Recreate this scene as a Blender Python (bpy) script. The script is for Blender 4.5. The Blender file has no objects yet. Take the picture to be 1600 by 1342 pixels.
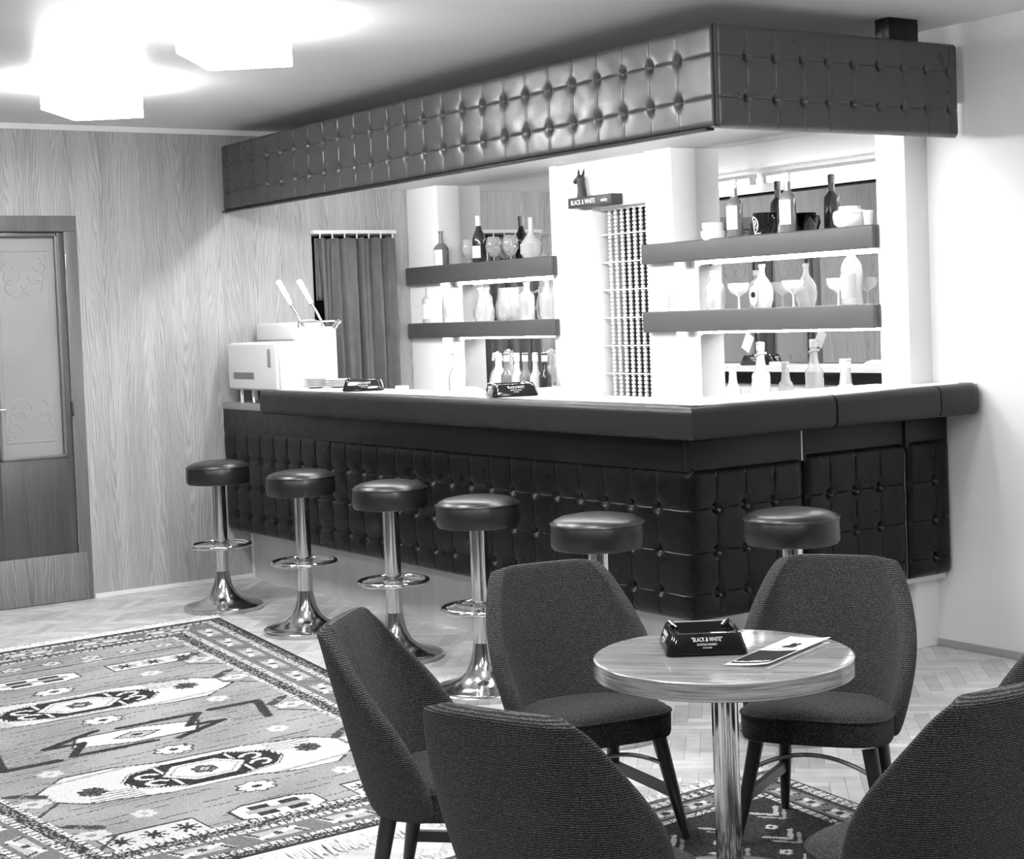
import bpy, bmesh, math, random
import numpy as np
from mathutils import Matrix, Vector
random.seed(7); RNG = np.random.default_rng(7)
S = bpy.context.scene
C = S.collection
PI = math.pi

# ------------------------------------------------------------------ camera, world, exposure
CAM = Vector((4.5093, -3.8452, 1.4759))
FWD = Vector((-0.8253664, 0.56309549, -0.04115539))
RGT = Vector((0.56445554, 0.82459811, -0.03778749))
UPV = Vector((-0.01265869, 0.05441891, 0.99843795))
cd = bpy.data.cameras.new('camera')
cam = bpy.data.objects.new('camera', cd); C.objects.link(cam)
m = Matrix((RGT, UPV, -FWD)).transposed().to_4x4(); m.translation = CAM
cam.matrix_world = m
cd.sensor_fit = 'HORIZONTAL'; cd.sensor_width = 36.0
cd.lens = 2588.3 / 1600 * 36.0
cd.shift_y = -73.85 / 1600
cd.clip_start = 0.05
S.camera = cam
w = bpy.data.worlds.new('world'); S.world = w; w.use_nodes = True
w.node_tree.nodes['Background'].inputs[0].default_value = (.5, .5, .5, 1)
w.node_tree.nodes['Background'].inputs[1].default_value = 0.02
S.view_settings.view_transform = 'Standard'; S.view_settings.look = 'None'
S.view_settings.gamma = 1; S.view_settings.use_curve_mapping = False
S.view_settings.exposure = 0.0
S.cycles.max_bounces = 8; S.cycles.diffuse_bounces = 4; S.cycles.glossy_bounces = 5
S.cycles.transparent_max_bounces = 16
S.cycles.caustics_reflective = False; S.cycles.caustics_refractive = False
S.cycles.sample_clamp_indirect = 4.0
S.cycles.use_denoising = True
LAMP = 60.0        # ceiling lamp glass
TUBE = 150.0        # fluorescent tubes round the bar

# ------------------------------------------------------------------ materials
def g(v): return (v, v, v, 1)
class NT:
    def __init__(s, name):
        s.m = bpy.data.materials.new(name); s.m.use_nodes = True
        s.t = s.m.node_tree; s.b = s.t.nodes['Principled BSDF']
    def n(s, typ, **kw):
        nd = s.t.nodes.new(typ)
        for k, v in kw.items():
            if k.startswith('i_'): nd.inputs[k[2:].replace('_', ' ')].default_value = v
            else: setattr(nd, k, v)
        return nd
    def l(s, a, b): s.t.links.new(a, b)
    def coord(s, scale=(1, 1, 1), rot=(0, 0, 0), space='Object'):
        tc = s.n('ShaderNodeTexCoord'); mp = s.n('ShaderNodeMapping')
        mp.inputs['Scale'].default_value = scale; mp.inputs['Rotation'].default_value = rot
        s.l(tc.outputs[space], mp.inputs['Vector']); return mp.outputs[0]
    def ramp(s, fac, stops):
        r = s.n('ShaderNodeValToRGB'); e = r.color_ramp.elements
        while len(e) < len(stops): e.new(.5)
        for k, (p, v) in enumerate(stops): e[k].position = p; e[k].color = g(v)
        s.l(fac, r.inputs[0]); return r.outputs[0]
    def math(s, op, a, b=None):
        nd = s.n('ShaderNodeMath', operation=op)
        for k, x in enumerate((a, b)):
            if x is None: continue
            if isinstance(x, (int, float)): nd.inputs[k].default_value = x
            else: s.l(x, nd.inputs[k])
        return nd.outputs[0]
    def bump(s, h, strength=.3, dist=.002):
        b = s.n('ShaderNodeBump'); b.inputs['Strength'].default_value = strength
        b.inputs['Distance'].default_value = dist
        s.l(h, b.inputs['Height']); s.l(b.outputs[0], s.b.inputs['Normal'])
    def set(s, **kw):
        for k, v in kw.items(): s.b.inputs[k.replace('_', ' ')].default_value = v
def plain(name, v, rough=.5, metal=0., spec=.5, noise=0., nscale=40, bump=0.):
    t = NT(name); t.set(Base_Color=g(v), Roughness=rough, Metallic=metal)
    t.b.inputs['Specular IOR Level'].default_value = spec
    if noise or bump:
        nz = t.n('ShaderNodeTexNoise'); nz.inputs['Scale'].default_value = nscale; nz.inputs['Detail'].default_value = 5
        t.l(t.coord(), nz.inputs['Vector'])
        if noise: t.l(t.ramp(nz.outputs[0], [(.25, v * (1 - noise)), (.75, v * (1 + noise))]), t.b.inputs['Base Color'])
        if bump: t.bump(nz.outputs[0], bump, .002)
    return t.m
def wood(name, dark, light, axis='Z', cath=.20, rough=.35, coat=0., width=.46, fine_w=.66, fsc=190):
    """veneer with nested cathedral grain running along axis, in leaves of the given width"""
    t = NT(name)
    tc = t.n('ShaderNodeTexCoord'); sp = t.n('ShaderNodeSeparateXYZ'); t.l(tc.outputs['Object'], sp.inputs[0])
    along = sp.outputs[axis]
    across = t.math('ADD', sp.outputs['X' if axis != 'X' else 'Z'], sp.outputs['Y'])
    q = t.math('DIVIDE', across, width); cell = t.math('FLOOR', q)
    u = t.math('MULTIPLY', t.math('SUBTRACT', t.math('SUBTRACT', q, cell), .5), width)
    wn = t.n('ShaderNodeTexWhiteNoise', noise_dimensions='1D'); t.l(cell, wn.inputs['W'])
    st = {'Z': (5, 5, .55), 'X': (.55, 5, 5), 'Y': (5, .55, 5)}[axis]
    warp = t.n('ShaderNodeTexNoise'); warp.inputs['Scale'].default_value = 1.6; warp.inputs['Detail'].default_value = 3; warp.inputs['Roughness'].default_value = .55
    t.l(t.coord(st), warp.inputs['Vector'])
    au = t.math('SQRT', t.math('ADD', t.math('MULTIPLY', u, u), .00022))
    ph = t.math('ADD', t.math('MULTIPLY', along, 4.6), t.math('MULTIPLY', wn.outputs['Value'], 9.))
    ph = t.math('SUBTRACT', ph, t.math('MULTIPLY', au, 78.))
    ph = t.math('ADD', ph, t.math('MULTIPLY', warp.outputs[0], 10.))
    band = t.math('MULTIPLY', t.math('ADD', t.math('SINE', t.math('MULTIPLY', ph, 6.2832)), 1.), .5)
    fs = {'Z': (fsc, fsc, fsc / 47), 'X': (fsc / 47, fsc, fsc), 'Y': (fsc, fsc / 47, fsc)}[axis]
    fine = t.n('ShaderNodeTexNoise'); fine.inputs['Scale'].default_value = 1; fine.inputs['Detail'].default_value = 4; fine.inputs['Roughness'].default_value = .65
    t.l(t.coord(fs), fine.inputs['Vector'])
    ms = {'Z': (11, 11, .3), 'X': (.3, 11, 11), 'Y': (11, .3, 11)}[axis]
    mid = t.n('ShaderNodeTexNoise'); mid.inputs['Scale'].default_value = 1; mid.inputs['Detail'].default_value = 3
    t.l(t.coord(ms), mid.inputs['Vector'])
    f = t.math('ADD', t.math('ADD', t.math('MULTIPLY', band, cath), t.math('MULTIPLY', fine.outputs[0], fine_w)), t.math('MULTIPLY', mid.outputs[0], .42))
    c = fine_w * .5 + .21 + cath * .5
    t.l(t.ramp(f, [(c - .27, dark), (c + .25, light)]), t.b.inputs['Base Color'])
    t.set(Roughness=rough); t.b.inputs['Coat Weight'].default_value = coat; t.b.inputs['Coat Roughness'].default_value = .06
    return t.m
def banded(name, dark, light):
    """laminate edging with grain running round the rim"""
    t = NT(name); nz = t.n('ShaderNodeTexNoise'); nz.inputs['Scale'].default_value = 1; nz.inputs['Detail'].default_value = 4; nz.inputs['Roughness'].default_value = .6
    t.l(t.coord((7, 7, 190)), nz.inputs['Vector']); t.l(t.ramp(nz.outputs[0], [(.3, dark), (.7, light)]), t.b.inputs['Base Color'])
    t.set(Roughness=.14); t.b.inputs['Coat Weight'].default_value = .5; t.b.inputs['Coat Roughness'].default_value = .06
    return t.m
def leather(name, v, rough=.34, spec=.32):
    t = NT(name); t.set(Base_Color=g(v), Roughness=rough); t.b.inputs['Specular IOR Level'].default_value = spec
    nz = t.n('ShaderNodeTexVoronoi'); nz.inputs['Scale'].default_value = 420
    t.l(t.coord(), nz.inputs['Vector'])
    n2 = t.n('ShaderNodeTexNoise'); n2.inputs['Scale'].default_value = 14; n2.inputs['Detail'].default_value = 3
    t.l(t.coord(), n2.inputs['Vector'])
    t.bump(t.math('ADD', t.math('MULTIPLY', nz.outputs[0], .25), t.math('MULTIPLY', n2.outputs[0], .3)), .10, .001)
    t.l(t.ramp(n2.outputs[0], [(.3, rough - .05), (.7, rough + .07)]), t.b.inputs['Roughness'])
    return t.m
def fabric(name, axis='Z', v=.022):
    t = NT(name)
    nz = t.n('ShaderNodeTexNoise'); nz.inputs['Scale'].default_value = 360; nz.inputs['Detail'].default_value = 3; nz.inputs['Roughness'].default_value = .75
    t.l(t.coord(), nz.inputs['Vector'])
    f = t.math('MULTIPLY', nz.outputs[0], 1.28)
    if axis:
        wv = t.n('ShaderNodeTexWave', wave_type='BANDS', bands_direction=axis)
        wv.inputs['Scale'].default_value = 66; wv.inputs['Distortion'].default_value = 2.6; wv.inputs['Detail'].default_value = 3; wv.inputs['Detail Scale'].default_value = 1.6
        t.l(t.coord(), wv.inputs['Vector'])
        f = t.math('ADD', t.math('MULTIPLY', wv.outputs['Fac'], .30), t.math('MULTIPLY', nz.outputs[0], .98))
    t.l(t.ramp(f, [(.38, v * .15), (.66, v), (.92, v * 7)]), t.b.inputs['Base Color'])
    t.set(Roughness=.95); t.b.inputs['Specular IOR Level'].default_value = .12
    t.b.inputs['Sheen Weight'].default_value = .05
    t.bump(f, .8, .004)
    return t.m
def emis(name, strength, v=1.):
    t = NT(name); t.set(Base_Color=g(.8), Roughness=.3)
    t.b.inputs['Emission Color'].default_value = g(v); t.b.inputs['Emission Strength'].default_value = strength
    return t.m
def glass(name, tint=.93, body=.12, bodyv=.8):
    """thin clear glass: mostly see-through, glossy towards the rim, a little milky"""
    t = NT(name); out = t.t.nodes['Material Output']
    tr = t.n('ShaderNodeBsdfTransparent'); tr.inputs[0].default_value = g(tint)
    gl = t.n('ShaderNodeBsdfGlossy'); gl.inputs['Roughness'].default_value = .04
    df = t.n('ShaderNodeBsdfDiffuse'); df.inputs[0].default_value = g(bodyv)
    m1 = t.n('ShaderNodeMixShader'); m1.inputs[0].default_value = body
    t.l(tr.outputs[0], m1.inputs[1]); t.l(df.outputs[0], m1.inputs[2])
    lw = t.n('ShaderNodeLayerWeight'); lw.inputs[0].default_value = .35
    m2 = t.n('ShaderNodeMixShader'); t.l(lw.outputs['Facing'], m2.inputs[0])
    t.l(m1.outputs[0], m2.inputs[1]); t.l(gl.outputs[0], m2.inputs[2])
    t.l(m2.outputs[0], out.inputs['Surface'])
    return t.m
def knots(name, rough=.95):
    t = NT(name); at = t.n('ShaderNodeAttribute', attribute_name='knot')
    nz = t.n('ShaderNodeTexNoise'); nz.inputs['Scale'].default_value = 260; nz.inputs['Detail'].default_value = 2
    t.l(t.coord(), nz.inputs['Vector'])
    mx = t.n('ShaderNodeMix', data_type='RGBA', blend_type='MULTIPLY'); mx.inputs[0].default_value = 1
    t.l(at.outputs['Color'], mx.inputs[6]); t.l(t.ramp(nz.outputs[0], [(.3, .65), (.7, 1.25)]), mx.inputs[7])
    t.l(mx.outputs[2], t.b.inputs['Base Color']); t.set(Roughness=rough); t.b.inputs['Specular IOR Level'].default_value = .1
    t.bump(nz.outputs[0], .6, .004)
    return t.m
def parquet(name):
    t = NT(name); at = t.n('ShaderNodeAttribute', attribute_name='plank')
    nz = t.n('ShaderNodeTexNoise'); nz.inputs['Scale'].default_value = 1; nz.inputs['Detail'].default_value = 4
    t.l(t.coord((14, 14, 14)), nz.inputs['Vector'])
    mx = t.n('ShaderNodeMix', data_type='RGBA', blend_type='MULTIPLY'); mx.inputs[0].default_value = 1
    t.l(at.outputs['Color'], mx.inputs[6]); t.l(t.ramp(nz.outputs[0], [(.25, .82), (.75, 1.1)]), mx.inputs[7])
    t.l(mx.outputs[2], t.b.inputs['Base Color']); t.set(Roughness=.33); t.b.inputs['Specular IOR Level'].default_value = .5
    return t.m
M = dict(
    white=plain('white_paint', .70, .55, noise=.03, nscale=3), ceil=plain('ceiling_paint', .92, .4, noise=.04, nscale=2, bump=.05),
    bright=plain('white_laminate', .90, .35), panel=wood('wall_veneer', .19, .50, 'Z', .17, .45), doorw=wood('door_veneer', .022, .075, 'Z', .08, .4),
    doorf=wood('door_frame_veneer', .075, .17, 'Z', .05, .4), kick=wood('kick_board_veneer', .07, .26, 'Z', .2, .4),
    plinth=wood('plinth_veneer', .46, .68, 'Z', .05, .22), table=wood('table_laminate', .05, .34, 'X', .04, .07, .0, .46, 1.0, 120), edge=banded('table_edge_laminate', .13, .46),
    leather=leather('shaded_leatherette', .004, .30, .2), seat=plain('stool_leatherette', .009, .34), smooth=leather('smooth_leatherette', .014, .40, .26), button=plain('button_leatherette', .006, .28), shelfl=leather('shelf_leatherette', .065, .45),  # bar front is the canopy's leather, its shade put into a darker colour
    fascia=leather('lit_canopy_leatherette', .052, .32, .5),  # same leather as the bar front; its stronger light is put into the colour
    chrome=plain('chrome', .78, .10, 1.), steel=plain('brushed_steel', .62, .15, 1.), mirror=plain('mirror_glass', .9, .0, 1.),
    fabZ=fabric('ribbed_wool', 'Z', .022), fabY=fabric('seat_wool', None, .022), leg=plain('dark_stained_wood', .012, .3), black=plain('black_gloss', .008, .07), blackm=plain('black_matt', .012, .5),
    ink=plain('black_print', .01, .8, spec=.08), dark=plain('doorway_shade_black', .006, .9), grey=plain('grey_print', .16, .6), paper=plain('paper', .8, .6), card=plain('glossy_card', .78, .3),  # dark: black standing in for the shade inside the doorways
    letter=plain('white_lettering', .85, .5), enamel=plain('white_enamel', .82, .2), china=plain('white_china', .84, .12), curtain=plain('velvet', .10, .85, spec=.15, noise=.12, nscale=14, bump=.05),
    lamp=emis('lit_lamp_rods', LAMP * .58), lampb=emis('lit_lamp_glass', LAMP * 1.15), tube=emis('lit_tube', TUBE), glass=glass('clear_glass', .97, .22, .95), milky=glass('pale_spirit_glass', .96, .50, .95), brown=plain('dark_bottle_glass', .02, .06),
    mid=plain('olive_bottle_glass', .15, .08), foil=plain('bottle_foil', .22, .35, .6), label=plain('bottle_label', .78, .6), greylab=plain('grey_label', .38, .6), etched=plain('etched_glass', .30, .4, noise=.12, nscale=2), etchline=plain('etched_line', .345, .5),
    knot=knots('rug_knots'), fringe=plain('rug_fringe', .86, .9, noise=.1, nscale=200), plank=parquet('oak_parquet'), bead=plain('white_bead', .8, .3), trim=plain('white_trim', .8, .5), gtrim=plain('grey_trim', .3, .6), kraft=plain('tag_card', .6, .7), gap=plain('floor_joint', .09, .8),
    vent=plain('vent_grey', .2, .6), backroom=plain('room_paper', .10, .7))

# ------------------------------------------------------------------ mesh builder
def fr(a):
    """frame with z along a"""
    z = Vector(a).normalized(); x = z.orthogonal().normalized(); y = z.cross(x)
    return x, y, z
class MB:
    def __init__(s): s.v = []; s.f = []; s.mi = []; s.cur = 0
    def add(s, vs, fs, T=None):
        o = len(s.v)
        for p in vs:
            p = Vector(p); s.v.append(tuple(T @ p if T else p))
        for f in fs: s.f.append(tuple(o + i for i in f)); s.mi.append(s.cur)
        return s
    def box(s, lo, hi, bev=0., seg=2, T=None):
        bm = bmesh.new(); bmesh.ops.create_cube(bm, size=1)
        for v in bm.verts: v.co = Vector([(lo[k] + hi[k]) / 2 + v.co[k] * (hi[k] - lo[k]) for k in range(3)])
        if bev: bmesh.ops.bevel(bm, geom=bm.edges[:], offset=bev, segments=seg, affect='EDGES', profile=.5)
        bm.verts.index_update()
        s.add([v.co for v in bm.verts], [[v.index for v in f.verts] for f in bm.faces], T); bm.free(); return s
    def cbox(s, c, size, bev=0., seg=2, rz=0., T=None):
        h = [x / 2 for x in size]; R = Matrix.Translation(c) @ Matrix.Rotation(rz, 4, 'Z')
        return s.box([-x for x in h], h, bev, seg, (T @ R) if T else R)
    def lathe(s, prof, n=32, c=(0, 0, 0), T=None, sy=1.):
        vs = []; fs = []; k = len(prof)
        for r, z in prof:
            for i in range(n):
                a = 2 * PI * i / n; vs.append((c[0] + r * math.cos(a), c[1] + r * math.sin(a) * sy, c[2] + z))
        for j in range(k - 1):
            for i in range(n): fs.append((j * n + i, j * n + (i + 1) % n, (j + 1) * n + (i + 1) % n, (j + 1) * n + i))
        if prof[0][0] > 1e-5: fs.append(tuple(range(n))[::-1])
        if prof[-1][0] > 1e-5: fs.append(tuple((k - 1) * n + i for i in range(n)))
        return s.add(vs, fs, T)
    def tube(s, pts, r, n=10, closed=False, cap=True, T=None):
        P = [Vector(p) for p in pts]; k = len(P); vs = []; fs = []
        rr = r if isinstance(r, (list, tuple)) else [r] * k; X = None
        for i in range(k):
            if closed: t = P[(i + 1) % k] - P[i - 1]
            else: t = P[min(i + 1, k - 1)] - P[max(i - 1, 0)]
            t.normalize()
            X = fr(t)[0] if X is None else (X - t * X.dot(t)).normalized()
            Y = t.cross(X)
            for j in range(n):
                a = 2 * PI * j / n; vs.append(P[i] + (X * math.cos(a) + Y * math.sin(a)) * rr[i])
        for i in range(k if closed else k - 1):
            q = (i + 1) % k
            for j in range(n): fs.append((i * n + j, i * n + (j + 1) % n, q * n + (j + 1) % n, q * n + j))
        if not closed and cap: fs.append(tuple(range(n))[::-1]); fs.append(tuple((k - 1) * n + j for j in range(n)))
        return s.add(vs, fs, T)
    def bar(s, a, b, wx, wy, T=None):
        a, b = Vector(a), Vector(b); z = (b - a).normalized(); x = Vector((0, 0, 1)).cross(z)
        x = x.normalized() if x.length > 1e-4 else Vector((1, 0, 0)); y = z.cross(x); vs = []
        for p in (a, b):
            for sx, sy in ((-1, -1), (1, -1), (1, 1), (-1, 1)): vs.append(p + x * sx * wx / 2 + y * sy * wy / 2)
        return s.add(vs, [(3, 2, 1, 0), (4, 5, 6, 7)] + [(i, (i + 1) % 4, 4 + (i + 1) % 4, 4 + i) for i in range(4)], T)
    def grid(s, G, T=None):
        nr, nc = len(G), len(G[0])
        return s.add([p for row in G for p in row], [(i * nc + j, i * nc + j + 1, (i + 1) * nc + j + 1, (i + 1) * nc + j) for i in range(nr - 1) for j in range(nc - 1)], T)
    def prism(s, poly, y0, y1, T=None):
        """poly in xz, extruded along y"""
        n = len(poly)
        vs = [(x, y0, z) for x, z in poly] + [(x, y1, z) for x, z in poly]
        return s.add(vs, [tuple(range(n)), tuple(range(2 * n - 1, n - 1, -1))] + [(i, n + i, n + (i + 1) % n, (i + 1) % n) for i in range(n)], T)
    def sweep(s, prof, path, T=None, cap=True):
        """prof [(o,z)]: o outward; path [(x,y,nx,ny)] mitred frames"""
        vs = []; fs = []; n = len(prof)
        for x, y, nx, ny in path:
            for o, z in prof: vs.append((x + nx * o, y + ny * o, z))
        for i in range(len(path) - 1):
            for j in range(n): fs.append((i * n + j, (i + 1) * n + j, (i + 1) * n + (j + 1) % n, i * n + (j + 1) % n))
        if cap: fs.append(tuple(range(n))[::-1]); fs.append(tuple((len(path) - 1) * n + j for j in range(n)))
        return s.add(vs, fs, T)
    def build(s, name, mat, parent=None, loc=None, smooth=True, ang=38, off=None):
        """verts are world coordinates when off is given (subtracted), else local"""
        vs = s.v if off is None else [(x - off[0], y - off[1], z - off[2]) for x, y, z in s.v]
        me = bpy.data.meshes.new(name); me.from_pydata(vs, [], s.f)
        for mt in (mat if isinstance(mat, (list, tuple)) else [mat]): me.materials.append(M[mt] if isinstance(mt, str) else mt)
        if any(s.mi): me.polygons.foreach_set('material_index', s.mi)
        bm = bmesh.new(); bm.from_mesh(me); bmesh.ops.recalc_face_normals(bm, faces=bm.faces[:]); bm.to_mesh(me); bm.free()
        if smooth:
            me.polygons.foreach_set('use_smooth', [True] * len(me.polygons)); me.set_sharp_from_angle(angle=math.radians(ang))
        o = bpy.data.objects.new(name, me); C.objects.link(o)
        if parent: o.parent = parent
        if loc is not None: o.location = loc
        return o
def tag(o, label, cat, group=None, kind=None):
    if label: o['label'] = label
    if cat: o['category'] = cat
    if group: o['group'] = group
    if kind: o['kind'] = kind
    return o
def thing(name, label, cat, loc=(0, 0, 0), rz=0., group=None):
    o = bpy.data.objects.new(name, None); C.objects.link(o); o.empty_display_size = .05
    o.location = loc; o.rotation_euler = (0, 0, rz); return tag(o, label, cat, group)
def struct(o): o['kind'] = 'structure'; return o
def place(me, name, parent, loc, rot=None):
    o = bpy.data.objects.new(name, me); C.objects.link(o); o.parent = parent; o.location = loc
    if rot: o.rotation_euler = rot
    return o
def dup(o, parent=None, loc=None, rz=None, label=None):
    c = o.copy(); C.objects.link(c)
    if parent: c.parent = parent
    if loc is not None: c.location = loc
    if rz is not None: c.rotation_euler = (0, 0, rz)
    if label: c['label'] = label
    for ch in list(o.children): dup(ch, c)
    return c
def bake(o):
    dg = bpy.context.evaluated_depsgraph_get(); me = bpy.data.meshes.new_from_object(o.evaluated_get(dg))
    o.modifiers.clear(); o.data = me; return o
def text(s, size, sx=1.):
    cu = bpy.data.curves.new('lettering', 'FONT'); cu.body = s; cu.size = size; cu.extrude = .0004
    cu.align_x = 'CENTER'; cu.align_y = 'CENTER'; cu.resolution_u = 2
    o = bpy.data.objects.new('lettering', cu); C.objects.link(o); dg = bpy.context.evaluated_depsgraph_get()
    me = bpy.data.meshes.new_from_object(o.evaluated_get(dg)); bpy.data.objects.remove(o)
    for v in me.vertices: v.co.x *= sx
    return me
def textinto(mb, s, size, sx, T):
    me = text(s, size, sx); mb.add([v.co for v in me.vertices], [tuple(p.vertices) for p in me.polygons], T); return mb

# ------------------------------------------------------------------ room shell
XL, YB, ZC = -4.316, 1.571, 2.595
XR, YF = 6.6, -6.2
def slab(name, lo, hi, mat, bev=0.): return struct(MB().box(lo, hi, bev).build(name, mat, smooth=bool(bev)))
# floor with herringbone parquet
def make_floor():
    L, W = .25, .05
    vs = []; fs = []; tone = []
    def q(pts, z, t):
        o = len(vs); vs.extend([(x, y, z) for x, y in pts]); fs.append((o, o + 1, o + 2, o + 3)); tone.append(t)
    q([(XL - .3, YF - .1), (XR + .1, YF - .1), (XR + .1, YB + .9), (XL - .3, YB + .9)], -.0015, .10)
    a = math.radians(48.3); ca, sa = math.cos(a), math.sin(a); e = .0007
    k = int(round(L / W))
    rnd = random.Random(3)
    for i in range(-200, 200):
        for j in range(-36, 36):
            # two plank families of the herringbone lattice
            bx, by = i * W + j * L, i * W - j * L
            for kind in (0, 1):
                if kind == 0: r = (bx, by, bx + L, by + W)
                else: r = (bx, by + W, bx + W, by + W + L)
                cx, cy = (r[0] + r[2]) / 2, (r[1] + r[3]) / 2
                X, Y = ca * cx - sa * cy, sa * cx + ca * cy
                if not (XL - .2 < X < 3.4 and -3.2 < Y < YB + .2): continue
                pts = [(r[0] + e, r[1] + e), (r[2] - e, r[1] + e), (r[2] - e, r[3] - e), (r[0] + e, r[3] - e)]
                t = rnd.uniform(.44, .66) + (.0 if kind else .06)
                q([(ca * x - sa * y, sa * x + ca * y) for x, y in pts], 0., t)
    me = bpy.data.meshes.new('floor'); me.from_pydata(vs, [], fs); me.materials.append(M['plank'])
    at = me.attributes.new('plank', 'FLOAT_COLOR', 'FACE'); d = np.ones((len(fs), 4), 'f'); d[:, :3] = np.array(tone, 'f')[:, None]
    at.data.foreach_set('color', d.ravel())
    o = bpy.data.objects.new('floor', me); C.objects.link(o); return struct(o)
make_floor()
slab('ceiling', (XL - .2, YF - .2, ZC), (XR + .2, YB + .2, ZC + .1), 'ceil')
# veneered left wall in pieces round the double door and the curtained doorway
DY0, DY1, DZ = -1.775, -.67, 2.10           # door frame outer edges
CY0, CY1, CZ = .77, 1.335, 1.985            # curtained doorway
wl = MB()
wl.box((XL - .1, YF, 0), (XL, DY0, 2.565)); wl.box((XL - .1, DY0, DZ), (XL, DY1, 2.565)); wl.box((XL - .1, DY1, 0), (XL, CY0, 2.565 if 0 else 2.565))
wl.box((XL - .1, CY0, CZ), (XL, CY1, 2.53)); wl.box((XL - .1, CY1, 0), (XL, YB + .05, 2.53))
struct(wl.build('wall_left', 'panel', smooth=False))
slab('trim_1', (XL - .1, YF, 2.565), (XL + .004, YB, ZC), 'trim')
slab('trim_2', (XL, DY1 + .01, 0), (XL + .012, .30, .022), 'trim')
struct(MB().box((XL - .35, CY0 - .05, 0), (XL - .3, CY1 + .05, 2.1)).build('doorway_shade', 'dark', smooth=False))  # black sheet behind the curtain; the doorway's shade is its colour
slab('wall_back', (-.30, YB, 0), (XR, YB + .1, ZC), 'white')
slab('trim_4', (XL - .1, YB + .1, 0), (-.30, YB + .2, ZC), 'white')
slab('baseboard_back', (-.352, YB - .014, 0), (XR, YB, .03), 'gtrim', .003)
slab('wall_right', (XR, YF, 0), (XR + .1, YB, ZC), 'backroom')
slab('wall_front', (XL - .1, YF - .1, 0), (XR + .1, YF, ZC), 'backroom')

# double door in the left wall
def make_door():
    t = thing('door_1', None, None, (XL, -1.22, 0)); struct(t); o = tuple(t.location)
    f = MB(); f.box((XL - .08, DY1 - .075, 0), (XL + .016, DY1, DZ - .0855), .003); f.box((XL - .08, DY0, 0), (XL + .016, DY0 + .075, DZ - .0855), .003)
    f.box((XL - .08, DY0, DZ - .085), (XL + .016, DY1, DZ), .003); struct(f.build('door_frame', 'doorf', t, off=o))
    for a, b, hs in ((-1.221, DY1 - .076, 1), (DY0 + .076, -1.223, -1)):
        leaf = MB(); x0, x1 = XL - .05, XL + .008
        st = .07 if hs > 0 else .07
        ga, gb = (a + .075, b - .035) if hs > 0 else (a + .035, b - .075)
        leaf.box((x0, a, .005), (x1, ga, DZ - .09), .002); leaf.box((x0, gb, .005), (x1, b, DZ - .09), .002)
        leaf.box((x0, ga, .005), (x1, gb, .795), .001); leaf.box((x0, ga, 2.0), (x1, gb, DZ - .09), .001)
        lf = struct(leaf.build('door_leaf', 'doorw', t, off=o))
        rim = MB()
        for lo, hi in (((x1 - .01, ga, .79), (x1 + .008, ga + .016, 2.004)), ((x1 - .01, gb - .016, .79), (x1 + .008, gb, 2.004)), ((x1 - .01, ga, .79), (x1 + .008, gb, .806)), ((x1 - .01, ga, 1.988), (x1 + .008, gb, 2.004))): rim.box(lo, hi, .004)
        struct(rim.build('glazing_bead', 'doorf', lf, off=o))
        pane = struct(MB().box((x0 + .025, ga, .795), (x0 + .032, gb, 2.0)).build('glass_pane', 'etched', lf, off=o, smooth=False))
        # etched border and corner sprays on the pane
        e = MB(); xx = x0 + .0335
        lo, hi = ga + .05, gb - .05
        e.tube([(xx, lo, .88), (xx, lo, 1.91), (xx, hi, 1.91), (xx, hi, .88)], .0022, 4, True)
        for cz, sz in ((1.88, -1), (.91, 1)):
            for cy, sy in ((hi - .02, -1), (lo + .02, 1)):
                for k in range(4):
                    n = 14; r0 = .025 + .016 * k
                    e.tube([(xx, cy + sy * (.018 * k) + sy * r0 * math.cos(q * 5.2 / n) * (1 - q / n * .7), cz + sz * (.05 * k) + sz * r0 * math.sin(q * 5.2 / n) * (1 - q / n * .7)) for q in range(n)], .003, 4)
        struct(e.build('etching', 'etchline', pane, off=o))
        kb = struct(MB().box((x1 - .002, a + .002, .003), (x1 + .014, b + (.05 if hs > 0 else -.002), .262), .002).build('kick_board', 'kick', lf, off=o))
        for z in (.35, 1.05, 1.85) if hs > 0 else (): struct(MB().lathe([(.008, -.04), (.008, .04)], 10, (x1 + .004, b + .006, z)).build('hinge', 'steel', t, off=o))
    hd = MB(); hd.box((XL + .006, -1.20, .98), (XL + .014, -1.17, 1.14), .002); hd.tube([(XL + .012, -1.185, 1.07), (XL + .055, -1.185, 1.07), (XL + .058, -1.12, 1.068)], .008, 10)
    # the handle sits on the meeting stile, out of frame in the photo
    struct(hd.build('door_handle', 'steel', t, off=o))
make_door()

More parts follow.
